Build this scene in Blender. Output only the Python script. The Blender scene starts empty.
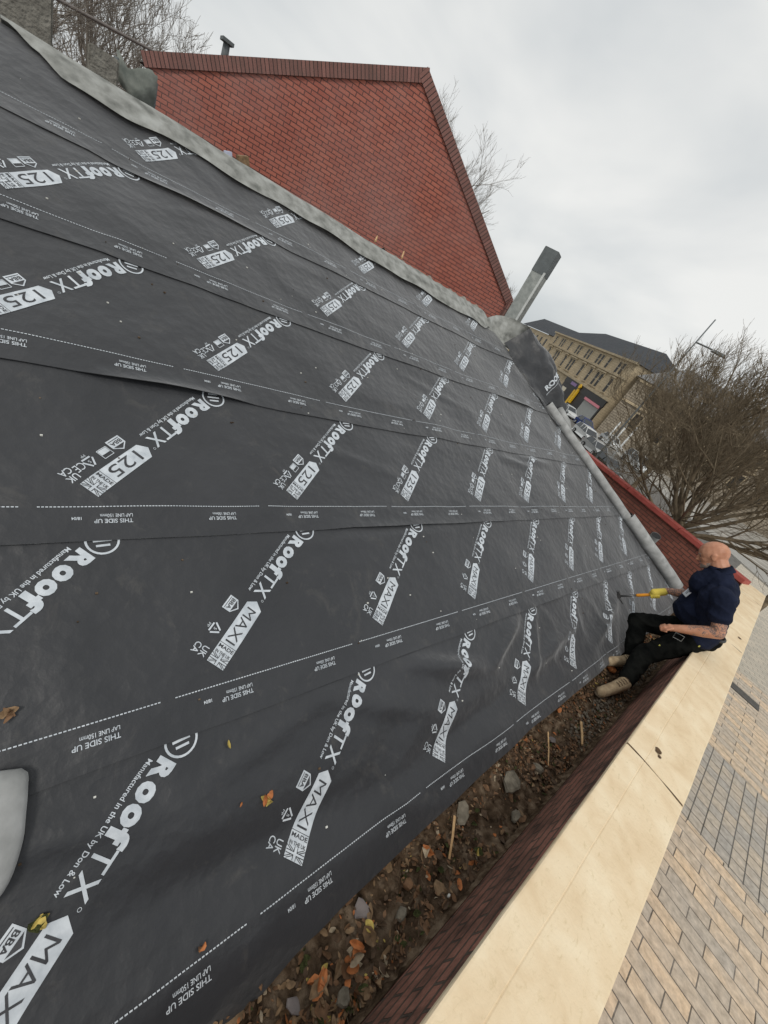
import bpy, bmesh, math, random
from mathutils import Vector, Matrix, noise
random.seed(7)
S = bpy.context.scene
R = math.radians
# ------------------------------------------------------------------ camera
cam_d = bpy.data.cameras.new('camera'); cam = bpy.data.objects.new('camera', cam_d)
S.collection.objects.link(cam); S.camera = cam
cam_d.sensor_fit = 'VERTICAL'; cam_d.sensor_height = 36; cam_d.sensor_width = 27
cam_d.lens = 385.0 / 1024 * 36
cam_d.clip_start = 0.05; cam_d.clip_end = 3000
W = ((0.51235459, 0.66049042, -0.54885806), (0.73683628, -0.00983141, 0.67599973), (0.4410953, -0.7507701, -0.49171048))
CAM = Vector((0.0395, 0.0058, 2.102))
cam.matrix_world = Matrix(((W[0][0], -W[0][1], -W[0][2], CAM.x), (W[1][0], -W[1][1], -W[1][2], CAM.y),
                           (W[2][0], -W[2][1], -W[2][2], CAM.z), (0, 0, 0, 1)))
# ------------------------------------------------------------------ world: overcast sky
SUN_EL, SUN_AZ = R(52), R(150)      # azimuth measured clockwise from +Y
w = bpy.data.worlds.new('World'); S.world = w; w.use_nodes = True
nt = w.node_tree; nt.nodes.clear()
def N(t, kind, **k):
    n = t.nodes.new(kind)
    for a, b in k.items(): setattr(n, a, b)
    return n
out = N(nt, 'ShaderNodeOutputWorld'); bg = N(nt, 'ShaderNodeBackground'); bg.inputs[1].default_value = 1.0
sky = N(nt, 'ShaderNodeTexSky', sky_type='NISHITA', sun_disc=False, sun_elevation=SUN_EL, sun_rotation=SUN_AZ)
skym = N(nt, 'ShaderNodeVectorMath', operation='SCALE'); skym.inputs['Scale'].default_value = 0.08
tc = N(nt, 'ShaderNodeTexCoord'); mp = N(nt, 'ShaderNodeMapping'); mp.inputs['Scale'].default_value = (1, 1, 2.2)
nz = N(nt, 'ShaderNodeTexNoise'); nz.inputs['Scale'].default_value = 1.7; nz.inputs['Detail'].default_value = 5; nz.inputs['Roughness'].default_value = .45
nz.inputs['Distortion'].default_value = .3
cr = N(nt, 'ShaderNodeValToRGB')
cr.color_ramp.elements[0].position = .36; cr.color_ramp.elements[0].color = (.55, .59, .615, 1)
cr.color_ramp.elements[1].position = .62; cr.color_ramp.elements[1].color = (.90, .90, .875, 1)
mx = N(nt, 'ShaderNodeMixRGB'); mx.inputs[0].default_value = .93
for a, b in ((tc.outputs['Generated'], mp.inputs[0]), (mp.outputs[0], nz.inputs['Vector']), (nz.outputs[0], cr.inputs[0]),
             (sky.outputs[0], skym.inputs[0]), (skym.outputs[0], mx.inputs[1]), (cr.outputs[0], mx.inputs[2]),
             (mx.outputs[0], bg.inputs[0]), (bg.outputs[0], out.inputs[0])):
    nt.links.new(a, b)
sd = bpy.data.lights.new('sun', 'SUN'); sd.energy = 1.3; sd.angle = R(14); sd.color = (1, .95, .87)
so = bpy.data.objects.new('sun', sd); S.collection.objects.link(so)
sdir = Vector((math.sin(SUN_AZ) * math.cos(SUN_EL), math.cos(SUN_AZ) * math.cos(SUN_EL), math.sin(SUN_EL)))
so.rotation_euler = sdir.to_track_quat('Z', 'Y').to_euler(); so.location = (0, -10, 30)
S.view_settings.view_transform = 'Standard'; S.view_settings.look = 'None'
S.view_settings.exposure = 0.0; S.view_settings.gamma = 1
S.render.resolution_x, S.render.resolution_y = 768, 1024

# ------------------------------------------------------------------ materials
MATS = {}
def lin(c):
    return tuple((x / 12.92 if x <= .04045 else ((x + .055) / 1.055) ** 2.4) for x in c)
def new_mat(name, rough=.8, spec=.3):
    m = bpy.data.materials.new(name); m.use_nodes = True; MATS[name] = m
    b = m.node_tree.nodes['Principled BSDF']
    b.inputs['Roughness'].default_value = rough
    b.inputs['Specular IOR Level'].default_value = spec
    return m, m.node_tree, b
def noise_mat(name, cols, scale=8, rough=.85, spec=.25, bump=.0, bscale=None, detail=6, metallic=0, coord='Object', pos=(.3, .7), dist=0, bdist=.01, stretch=(1, 1, 1)):
    m, t, b = new_mat(name, rough, spec)
    tcn = N(t, 'ShaderNodeTexCoord'); mpn = N(t, 'ShaderNodeMapping'); mpn.inputs['Scale'].default_value = stretch
    t.links.new(tcn.outputs[coord], mpn.inputs[0])
    n = N(t, 'ShaderNodeTexNoise'); n.inputs['Scale'].default_value = scale; n.inputs['Detail'].default_value = detail
    n.inputs['Distortion'].default_value = dist
    r = N(t, 'ShaderNodeValToRGB'); e = r.color_ramp.elements
    while len(e) < len(cols): e.new(.5)
    for k, c in enumerate(cols):
        e[k].position = pos[0] + (pos[1] - pos[0]) * k / (len(cols) - 1); e[k].color = (*c, 1)
    t.links.new(mpn.outputs[0], n.inputs['Vector']); t.links.new(n.outputs[0], r.inputs[0]); t.links.new(r.outputs[0], b.inputs['Base Color'])
    b.inputs['Metallic'].default_value = metallic
    if bump:
        n2 = N(t, 'ShaderNodeTexNoise'); n2.inputs['Scale'].default_value = bscale or scale * 4; n2.inputs['Detail'].default_value = 6
        bp = N(t, 'ShaderNodeBump'); bp.inputs['Strength'].default_value = bump; bp.inputs['Distance'].default_value = bdist
        t.links.new(mpn.outputs[0], n2.inputs['Vector']); t.links.new(n2.outputs[0], bp.inputs['Height']); t.links.new(bp.outputs[0], b.inputs['Normal'])
    return m
def brick_mat(name, c1, c2, mortar, bw=.225, bh=.075, ms=.009, rough=.85, bump=.6, stain=.35, staincol=(.05, .045, .04), freq=2, offset=.5, sscale=1.3, nlow=.35, nhigh=.75, bdist=.01, gs=60, glo=.72, ghi=1.25):
    m, t, b = new_mat(name, rough, .2)
    uv = N(t, 'ShaderNodeUVMap')
    wn = N(t, 'ShaderNodeTexNoise'); wn.inputs['Scale'].default_value = 30; wn.inputs['Detail'].default_value = 2
    wa = N(t, 'ShaderNodeVectorMath', operation='MULTIPLY_ADD'); wa.inputs[1].default_value = (.006, .006, 0)
    t.links.new(uv.outputs[0], wn.inputs['Vector']); t.links.new(wn.outputs[1], wa.inputs[0]); t.links.new(uv.outputs[0], wa.inputs[2])
    br = N(t, 'ShaderNodeTexBrick', offset_frequency=freq, offset=offset)
    br.inputs['Scale'].default_value = 1; br.inputs['Brick Width'].default_value = bw; br.inputs['Row Height'].default_value = bh
    br.inputs['Mortar Size'].default_value = ms; br.inputs['Mortar Smooth'].default_value = .3; br.inputs['Bias'].default_value = 0
    br.inputs['Color1'].default_value = (*c1, 1); br.inputs['Color2'].default_value = (*c2, 1); br.inputs['Mortar'].default_value = (*mortar, 1)
    t.links.new(wa.outputs[0], br.inputs['Vector'])
    n = N(t, 'ShaderNodeTexNoise'); n.inputs['Scale'].default_value = sscale; n.inputs['Detail'].default_value = 8; n.inputs['Roughness'].default_value = .65
    r = N(t, 'ShaderNodeMapRange'); r.inputs[1].default_value = nlow; r.inputs[2].default_value = nhigh; r.inputs[4].default_value = stain
    t.links.new(uv.outputs[0], n.inputs['Vector']); t.links.new(n.outputs[0], r.inputs[0])
    mixn = N(t, 'ShaderNodeMixRGB'); mixn.inputs[2].default_value = (*staincol, 1)
    t.links.new(r.outputs[0], mixn.inputs[0]); t.links.new(br.outputs[0], mixn.inputs[1])
    # fine grain
    g = N(t, 'ShaderNodeTexNoise'); g.inputs['Scale'].default_value = gs; g.inputs['Detail'].default_value = 8; g.inputs['Roughness'].default_value = .62
    t.links.new(uv.outputs[0], g.inputs['Vector'])
    gm = N(t, 'ShaderNodeMapRange'); gm.inputs[1].default_value = .25; gm.inputs[2].default_value = .75; gm.inputs[3].default_value = glo; gm.inputs[4].default_value = ghi
    t.links.new(g.outputs[0], gm.inputs[0])
    hs = N(t, 'ShaderNodeHueSaturation'); t.links.new(mixn.outputs[0], hs.inputs['Color']); t.links.new(gm.outputs[0], hs.inputs['Value'])
    t.links.new(hs.outputs[0], b.inputs['Base Color'])
    bp = N(t, 'ShaderNodeBump'); bp.invert = True; bp.inputs['Strength'].default_value = bump; bp.inputs['Distance'].default_value = bdist
    t.links.new(br.outputs[1], bp.inputs['Height']); t.links.new(bp.outputs[0], b.inputs['Normal'])
    return m
def flat_mat(name, c, rough=.6, spec=.4, metallic=0, var=.12, scale=15):
    c2 = tuple(max(0, x * (1 - var)) for x in c); c3 = tuple(min(1, x * (1 + var)) for x in c)
    return noise_mat(name, (c2, c3), scale=scale, rough=rough, spec=spec, metallic=metallic)

def membrane_mat():
    m, t, b = new_mat('roofing_membrane', .46, .5)
    tcn = N(t, 'ShaderNodeTexCoord')
    n = N(t, 'ShaderNodeTexNoise'); n.inputs['Scale'].default_value = 1.6; n.inputs['Detail'].default_value = 8; n.inputs['Roughness'].default_value = .6
    r = N(t, 'ShaderNodeValToRGB'); r.color_ramp.elements[0].position = .3; r.color_ramp.elements[0].color = (.017, .0185, .022, 1)
    r.color_ramp.elements[1].position = .75; r.color_ramp.elements[1].color = (.030, .0315, .036, 1)
    # dusty footprints and scuffs
    n2 = N(t, 'ShaderNodeTexNoise'); n2.inputs['Scale'].default_value = 5; n2.inputs['Detail'].default_value = 12; n2.inputs['Roughness'].default_value = .75; n2.inputs['Distortion'].default_value = .6
    r2 = N(t, 'ShaderNodeMapRange'); r2.inputs[1].default_value = .56; r2.inputs[2].default_value = .80; r2.inputs[4].default_value = .42
    mxn = N(t, 'ShaderNodeMixRGB'); mxn.inputs[2].default_value = (.13, .12, .105, 1)
    t.links.new(tcn.outputs['Object'], n.inputs['Vector']); t.links.new(tcn.outputs['Object'], n2.inputs['Vector'])
    t.links.new(n.outputs[0], r.inputs[0]); t.links.new(n2.outputs[0], r2.inputs[0]); t.links.new(r2.outputs[0], mxn.inputs[0]); t.links.new(r.outputs[0], mxn.inputs[1])
    t.links.new(mxn.outputs[0], b.inputs['Base Color'])
    vo = N(t, 'ShaderNodeTexVoronoi'); vo.inputs['Scale'].default_value = 17
    n3 = N(t, 'ShaderNodeTexNoise'); n3.inputs['Scale'].default_value = 9; n3.inputs['Detail'].default_value = 5
    ad = N(t, 'ShaderNodeMath', operation='MULTIPLY_ADD'); ad.inputs[1].default_value = .32
    t.links.new(tcn.outputs['Object'], vo.inputs['Vector']); t.links.new(tcn.outputs['Object'], n3.inputs['Vector'])
    t.links.new(vo.outputs[0], ad.inputs[0]); t.links.new(n3.outputs[0], ad.inputs[2])
    bp = N(t, 'ShaderNodeBump'); bp.inputs['Strength'].default_value = .6; bp.inputs['Distance'].default_value = .014
    t.links.new(ad.outputs[0], bp.inputs['Height']); t.links.new(bp.outputs[0], b.inputs['Normal'])
    b.inputs['Sheen Weight'].default_value = .62; b.inputs['Sheen Roughness'].default_value = .42
    return m
membrane_mat()
noise_mat('print_white', ((.40, .44, .48), (.62, .66, .70)), scale=22, rough=.6, detail=8, pos=(.25, .7))
noise_mat('print_dark', ((.035, .036, .04), (.07, .072, .078)), scale=30, rough=.6)
noise_mat('underside_felt', ((.15, .155, .145), (.27, .275, .26), (.37, .38, .365)), scale=9, rough=.95, spec=.1, bump=.8, bscale=35, pos=(.3, .7), bdist=.004)
noise_mat('roll_felt', ((.26, .265, .26), (.42, .425, .42)), scale=9, rough=.9, spec=.15, bump=.3, bscale=50, bdist=.003)
brick_mat('gable_brick', (.45, .155, .11), (.36, .12, .09), (.11, .055, .05), stain=.5, staincol=(.36, .245, .23), sscale=.6, nlow=.42, nhigh=.75)
brick_mat('verge_brick', (.30, .15, .13), (.23, .115, .10), (.05, .035, .035), bw=.075, bh=.3, ms=.008, offset=0, stain=.5, staincol=(.08, .08, .07), sscale=2)
brick_mat('parapet_brick', (.40, .185, .135), (.27, .135, .10), (.13, .10, .08), stain=.85, staincol=(.055, .040, .032), sscale=4, nlow=.42, nhigh=.66, bump=1, bdist=.02)
brick_mat('far_wall_brick', (.31, .115, .08), (.22, .08, .06), (.09, .055, .045), stain=.4, staincol=(.09, .05, .04), sscale=2)
noise_mat('red_coping_paint', ((.34, .07, .055), (.45, .10, .08)), scale=6, rough=.55, spec=.4, bump=.1)
def coping_mat():
    m = noise_mat('cream_coping_stone', ((.68, .52, .33), (.77, .62, .42), (.83, .70, .50)), scale=6, rough=.8, spec=.2, detail=10, pos=(.25, .7), dist=.4, bump=.5, bscale=60, bdist=.004)
    t = m.node_tree; b = t.nodes['Principled BSDF']
    src = b.inputs['Base Color'].links[0].from_socket
    tcn = N(t, 'ShaderNodeTexCoord')
    n = N(t, 'ShaderNodeTexNoise'); n.inputs['Scale'].default_value = 38; n.inputs['Detail'].default_value = 10; n.inputs['Distortion'].default_value = .8; n.inputs['Roughness'].default_value = .7
    mm = N(t, 'ShaderNodeMapping'); mm.inputs['Scale'].default_value = (1, .55, 1); mm.inputs['Rotation'].default_value = (0, 0, .5)
    r = N(t, 'ShaderNodeMapRange'); r.inputs[1].default_value = .56; r.inputs[2].default_value = .72; r.inputs[4].default_value = .55
    mxn = N(t, 'ShaderNodeMixRGB'); mxn.inputs[2].default_value = (.52, .40, .21, 1)
    t.links.new(tcn.outputs['Object'], mm.inputs[0]); t.links.new(mm.outputs[0], n.inputs['Vector']); t.links.new(n.outputs[0], r.inputs[0])
    t.links.new(r.outputs[0], mxn.inputs[0]); t.links.new(src, mxn.inputs[1]); t.links.new(mxn.outputs[0], b.inputs['Base Color'])
coping_mat()
noise_mat('joint_mastic', ((.05, .03, .02), (.16, .10, .05)), scale=30)
noise_mat('soil', ((.028, .018, .011), (.10, .068, .044), (.22, .165, .115)), scale=14, rough=1, spec=.05, bump=1, bscale=40, detail=10, bdist=.02)
for nm, c in dict(leaf_brown=(.19, .105, .055), leaf_dark=(.085, .052, .03), leaf_orange=(.42, .15, .05), leaf_yellow=(.50, .38, .10), leaf_tan=(.24, .155, .085), leaf_pale=(.36, .29, .20)).items():
    noise_mat(nm, (tuple(x * .6 for x in c), tuple(min(1, x * 1.25) for x in c)), scale=40, rough=.7, spec=.3)
noise_mat('moss', ((.03, .035, .012), (.09, .10, .035)), scale=60, rough=1, bump=1)
noise_mat('grey_stone', ((.12, .105, .08), (.25, .22, .17)), scale=25, rough=.9, bump=.5)
noise_mat('gravel_brown', ((.07, .055, .04), (.18, .15, .115)), scale=20)
noise_mat('slate_piece', ((.15, .13, .125), (.23, .20, .19)), scale=18, rough=.75, bump=.3)
noise_mat('pale_wood', ((.42, .25, .12), (.62, .42, .22)), scale=20, rough=.7, stretch=(1, 1, .2))
noise_mat('white_pebble', ((.5, .5, .46), (.7, .7, .66)), scale=40)
noise_mat('lead', ((.16, .165, .17), (.27, .275, .28)), scale=8, rough=.6, spec=.4, bump=.2)
noise_mat('old_felt', ((.03, .03, .03), (.06, .058, .055)), scale=6)
noise_mat('plywood', ((.22, .15, .08), (.33, .24, .14)), scale=5)
noise_mat('galvanised', ((.24, .26, .25), (.40, .42, .40)), scale=12, rough=.5, spec=.5, metallic=.3, detail=8, bump=.2)
flat_mat('dark_steel', (.12, .135, .14), .6)
flat_mat('pale_trim', (.55, .57, .56), .5)
brick_mat('paving_long', (.72, .54, .36), (.47, .41, .335), (.10, .08, .06), bw=.74, bh=.27, ms=.011, stain=.6, staincol=(.47, .43, .38), gs=9, glo=.62, ghi=1.35, sscale=1.6, offset=.43, freq=2, bump=.5)
brick_mat('paving_setts', (.56, .47, .36), (.42, .39, .345), (.09, .08, .065), bw=.27, bh=.30, ms=.013, stain=.5, staincol=(.33, .32, .31), gs=10, glo=.65, ghi=1.3, sscale=2, offset=0, bump=.4)
brick_mat('paving_pale', (.60, .53, .43), (.47, .43, .36), (.20, .18, .15), bw=.45, bh=.22, ms=.01, stain=.3, staincol=(.25, .24, .22), sscale=2, bump=.3)
noise_mat('drain_slab', ((.075, .07, .065), (.12, .115, .105)), scale=10)
noise_mat('asphalt', ((.10, .095, .088), (.17, .16, .145)), scale=3, bump=.2)
noise_mat('ground_pale', ((.17, .155, .13), (.42, .40, .36)), scale=.9, detail=10, pos=(.35, .65), stretch=(.6, 1.6, 1))
noise_mat('kerb', ((.28, .27, .25), (.38, .37, .34)), scale=4)
noise_mat('road_paint', ((.5, .5, .48), (.7, .7, .67)), scale=6)
brick_mat('sandstone', (.56, .46, .31), (.47, .385, .26), (.30, .24, .17), bw=.9, bh=.38, ms=.02, stain=.45, staincol=(.16, .13, .09), sscale=.25, bump=.2)
brick_mat('dark_sandstone', (.40, .345, .27), (.31, .265, .205), (.09, .075, .055), bw=.7, bh=.35, ms=.03, stain=.5, staincol=(.08, .07, .055), sscale=.3, bump=.3)
noise_mat('stone_trim', ((.33, .275, .19), (.46, .38, .26)), scale=1.5)
brick_mat('slate_roof', (.062, .068, .078), (.045, .05, .058), (.03, .033, .038), bw=.3, bh=.25, ms=.01, stain=.3, staincol=(.09, .09, .09), sscale=.3, bump=.2)
brick_mat('grey_roof_hazed', (.26, .265, .27), (.22, .225, .23), (.17, .17, .175), bw=.5, bh=.4, ms=.02, stain=.2, sscale=.2, bump=.1)  # roof grey kept pale: haze of the distance mixed into its colour
flat_mat('window_glass', (.022, .022, .022), .4, .25); flat_mat('window_frame', (.35, .32, .26), .6)
flat_mat('black_fascia', (.012, .012, .014), .4); flat_mat('shutter', (.30, .31, .30), .6); flat_mat('pink_strip', (.62, .22, .27), .6)
flat_mat('yellow_sign', (.70, .42, .02), .5); flat_mat('purple_sign', (.22, .14, .30), .5); flat_mat('cream_sign', (.6, .56, .45), .6)
for nm, c in dict(car_white=(.62, .64, .64), car_blue=(.02, .05, .19), car_black=(.02, .025, .022), car_silver=(.33, .34, .34)).items():
    flat_mat(nm, c, .25, .6, var=.04)
flat_mat('tyre', (.015, .015, .015), .9); flat_mat('rim', (.35, .35, .35), .4, metallic=.5); flat_mat('car_glass', (.02, .025, .03), .08, .7)
flat_mat('headlamp', (.6, .6, .58), .2); flat_mat('tail_lamp', (.35, .02, .02), .3)
noise_mat('bark', ((.09, .072, .05), (.26, .21, .145)), scale=7, rough=1, spec=.1)
noise_mat('bark_hazed', ((.17, .15, .13), (.30, .27, .235)), scale=6, rough=1, spec=.1)  # bark tone lightened, so haze is painted into the colour
noise_mat('harling', ((.17, .16, .14), (.30, .285, .25)), scale=9, detail=10, rough=1, bump=.8, bscale=25, bdist=.03)
noise_mat('weathered_sheet', ((.13, .145, .13), (.24, .255, .23)), scale=7, rough=.8, bump=.4, bscale=12, bdist=.03)
flat_mat('cable', (.17, .15, .14), .7)
def skin_mat():
    m = noise_mat('skin', ((.40, .175, .10), (.55, .275, .175)), scale=14, rough=.48, spec=.4)
    b = m.node_tree.nodes['Principled BSDF']; b.inputs['Subsurface Weight'].default_value = .06
    b.inputs['Subsurface Radius'].default_value = (.02, .008, .004)
    m2 = noise_mat('tattooed_skin', ((.17, .12, .105), (.27, .165, .125), (.50, .25, .16)), scale=34, rough=.5, spec=.35, detail=4, dist=2.2, pos=(.44, .56))
skin_mat()
noise_mat('navy_cotton', ((.006, .009, .022), (.014, .019, .042)), scale=9, rough=.9, spec=.15, bump=.5, bscale=14, bdist=.03)
noise_mat('black_workwear', ((.003, .0035, .0035), (.010, .0105, .0095)), scale=11, rough=.95, spec=.05, bump=.6, bscale=14, bdist=.03)
noise_mat('suede_boot', ((.25, .18, .11), (.40, .31, .20)), scale=20, rough=.95, bump=.3)
flat_mat('boot_sole', (.10, .075, .05), .9); flat_mat('glove_yellow', (.70, .55, .09), .7); flat_mat('glove_orange', (.38, .14, .03), .7)
flat_mat('hammer_steel', (.10, .10, .10), .35, .6, metallic=.6); flat_mat('hammer_orange', (.75, .30, .02), .45); flat_mat('badge_white', (.62, .64, .68), .6)
flat_mat('grey_metal', (.35, .36, .35), .4, metallic=.5); flat_mat('beard_grey', (.24, .19, .165), .9, var=.3, scale=200)
flat_mat('eye_dark', (.03, .02, .02), .3); flat_mat('lip', (.38, .16, .13), .5); flat_mat('tab_yellow', (.45, .42, .10), .7)
flat_mat('black_plastic', (.012, .012, .013), .4); flat_mat('blue_white', (.5, .53, .65), .5)

# ------------------------------------------------------------------ helpers
COL = S.collection
def link(name, me, mats, parent=None):
    o = bpy.data.objects.new(name, me); COL.objects.link(o)
    for m in ([mats] if isinstance(mats, str) else mats): me.materials.append(MATS[m])
    if parent is not None: o.parent = parent
    return o
def tag(o, label=None, cat=None, group=None, kind=None):
    if label: o['label'] = label
    if cat: o['category'] = cat
    if group: o['group'] = group
    if kind: o['kind'] = kind
    return o
def thing(name, label, cat, loc=(0, 0, 0), group=None):
    o = bpy.data.objects.new(name, None); COL.objects.link(o); o.location = loc; o.empty_display_size = .1
    LOCS[o.name] = Vector(loc)
    return tag(o, label, cat, group)
LOCS = {}
class MB:
    """collects faces in world space; build() subtracts the parent's location"""
    def __init__(s): s.v = []; s.f = []; s.m = []; s.uv = []; s.smooth = []
    def face(s, pts, mi=0, uv=None, sm=False):
        b = len(s.v); s.v += [Vector(p) for p in pts]; s.f.append(tuple(range(b, b + len(pts)))); s.m.append(mi)
        s.uv.append(uv or [(p[0], p[1]) for p in pts]); s.smooth.append(sm)
    def box(s, c, size, ax=None, mi=0, taper=1):
        c = Vector(c); X, Y, Z = ax or (Vector((1, 0, 0)), Vector((0, 1, 0)), Vector((0, 0, 1)))
        hx, hy, hz = [q / 2 for q in size]
        P = [c + X * (i * hx * (taper if k > 0 else 1)) + Y * (j * hy * (taper if k > 0 else 1)) + Z * (k * hz) for k in (-1, 1) for j in (-1, 1) for i in (-1, 1)]
        def g(i): return ((i & 1) * 2 - 1) * hx, (((i >> 1) & 1) * 2 - 1) * hy, (((i >> 2) & 1) * 2 - 1) * hz
        for q, (a, b) in (((0, 2, 3, 1), (0, 1)), ((4, 5, 7, 6), (0, 1)), ((0, 1, 5, 4), (0, 2)), ((2, 6, 7, 3), (0, 2)), ((0, 4, 6, 2), (1, 2)), ((1, 3, 7, 5), (1, 2))):
            s.face([P[i] for i in q], mi, [(g(i)[a], g(i)[b]) for i in q])
    def tube(s, pts, rad, n=8, mi=0, cap=True, sm=True):
        pts = [Vector(p) for p in pts]
        if not isinstance(rad, (list, tuple)): rad = [rad] * len(pts)
        base = len(s.v); ref = None
        for i, p in enumerate(pts):
            t = (pts[min(i + 1, len(pts) - 1)] - pts[max(i - 1, 0)])
            t = t.normalized() if t.length > 1e-9 else Vector((0, 0, 1))
            if ref is None: ref = t.orthogonal().normalized()
            a = (ref - t * ref.dot(t)); a = a.normalized() if a.length > 1e-6 else t.orthogonal().normalized(); ref = a; b = t.cross(a)
            for k in range(n):
                an = 2 * math.pi * k / n; s.v.append(p + (a * math.cos(an) + b * math.sin(an)) * rad[i])
        for i in range(len(pts) - 1):
            for k in range(n):
                q = (base + i * n + k, base + i * n + (k + 1) % n, base + (i + 1) * n + (k + 1) % n, base + (i + 1) * n + k)
                s.f.append(q); s.m.append(mi); s.uv.append([(s.v[j].x, s.v[j].z) for j in q]); s.smooth.append(sm)
        if cap:
            for b0, rev in ((base, True), (base + (len(pts) - 1) * n, False)):
                q = list(range(b0, b0 + n)); q = tuple(reversed(q)) if rev else tuple(q)
                s.f.append(q); s.m.append(mi); s.uv.append([(0, 0)] * n); s.smooth.append(False)
    def prism(s, poly, ext, mi=0, uvax=None):
        """poly: 3D points, extruded by vector ext"""
        ext = Vector(ext); A = [Vector(p) for p in poly]; B = [p + ext for p in A]; n = len(A)
        uvf = (lambda p: (p.dot(uvax[0]), p.dot(uvax[1]))) if uvax else (lambda p: (p.x, p.y))
        s.face(A, mi, [uvf(p) for p in A]); s.face(B[::-1], mi, [uvf(p) for p in B[::-1]])
        for i in range(n):
            j = (i + 1) % n; L = (A[j] - A[i]).length; E_ = ext.length
            s.face([A[i], B[i], B[j], A[j]], mi, [(0, 0), (E_, 0), (E_, L), (0, L)])
    def build(s, name, mats, parent=None, merge=0, bevel=0):
        me = bpy.data.meshes.new(name)
        off = LOCS.get(parent.name, Vector()) if parent is not None else Vector()
        me.from_pydata([tuple(v - off) for v in s.v], [], s.f)
        me.polygons.foreach_set('material_index', s.m); me.polygons.foreach_set('use_smooth', s.smooth)
        uvl = me.uv_layers.new(name='UVMap'); k = 0; flat = []
        for u in s.uv:
            for c in u: flat += [c[0], c[1]]
        uvl.data.foreach_set('uv', flat)
        if merge or bevel:
            bm = bmesh.new(); bm.from_mesh(me); bmesh.ops.remove_doubles(bm, verts=bm.verts, dist=merge or 1e-4)
            if bevel: bmesh.ops.bevel(bm, geom=[e for e in bm.edges if e.calc_face_angle(0) > .5], offset=bevel, segments=2, affect='EDGES')
            bmesh.ops.recalc_face_normals(bm, faces=bm.faces); bm.to_mesh(me); bm.free()
        me.update()
        return link(name, me, mats, parent)
def blob(c, r, seed=0, amp=.3, sub=2, squash=(1, 1, 1)):
    bm = bmesh.new(); bmesh.ops.create_icosphere(bm, subdivisions=sub, radius=1)
    for v in bm.verts:
        d = v.co.copy(); k = 1 + amp * noise.noise(d * 1.3 + Vector((seed * 3.1, seed, 0)))
        v.co = Vector((d.x * squash[0], d.y * squash[1], d.z * squash[2])) * r * k + Vector(c)
    return bm
def bm_obj(name, bm, mats, parent=None, smooth=False):
    off = LOCS.get(parent.name, Vector()) if parent is not None else Vector()
    for v in bm.verts: v.co -= off
    me = bpy.data.meshes.new(name); bm.to_mesh(me); bm.free()
    if smooth: me.polygons.foreach_set('use_smooth', [True] * len(me.polygons))
    return link(name, me, mats, parent)

# ================================================================== ground and pavements
GZ = -3.6
g = MB(); g.face([(-900, -400, GZ), (900, -400, GZ), (900, 1400, GZ), (-900, 1400, GZ)]); tag(g.build('ground', 'ground_pale'), kind='structure')
FD = Vector((-.7767, .6299, 0)); FN = Vector((-.6299, -.7767, 0))     # tenement facade direction and its outward normal
g = MB(); A = Vector((-27.1, 68.3, GZ)) + FN * 3.0
def strip_quad(mb, a, d, l0, l1, n, w0, w1, z):
    mb.face([(a + d * l0 + n * w0) + Vector((0, 0, z)), (a + d * l1 + n * w0) + Vector((0, 0, z)), (a + d * l1 + n * w1) + Vector((0, 0, z)), (a + d * l0 + n * w1) + Vector((0, 0, z))])
strip_quad(g, A, FD, -45, 90, FN, 0, 17, .004); tag(g.build('road', 'asphalt'), kind='structure')
g = MB(); strip_quad(g, A, FD, -14, 90, FN, 7.9, 8.05, .010)
for k in range(16): strip_quad(g, A, FD, -14 + k * 7, -11 + k * 7, FN, 11.3, 11.5, .010)
tag(g.build('road_marking', 'road_paint'), kind='structure')
g = MB(); g.prism([A + FD * -90 + FN * 0 + Vector((0, 0, .0)), A + FD * 90, A + FD * 90 - FN * 2.9, A + FD * -90 - FN * 2.9], (0, 0, .12))
tag(g.build('pavement', 'kerb'), kind='structure')
def paving(name, mat, x0, x1, y0, y1, z, rot=False, rotang=0):
    m = MB(); nx = 1
    pts = [(x0, y0, z), (x1, y0, z), (x1, y1, z), (x0, y1, z)]
    ca, sa = math.cos(rotang), math.sin(rotang)
    m.face(pts, 0, [((p[0] * ca + p[1] * sa), (-p[0] * sa + p[1] * ca)) for p in pts])
    return tag(m.build(name, mat), kind='structure')
paving('paving', 'paving_long', .86, 40, -15, 9.55, GZ + .008)
paving('paving_setts', 'paving_setts', .86, 40, 9.55, 12.9, GZ + .008)
paving('paving', 'paving_long', .86, 40, 12.9, 19.5, GZ + .008)
paving('paving_far', 'paving_pale', .5, 40, 19.5, 45, GZ + .008, rotang=.25)

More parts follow.
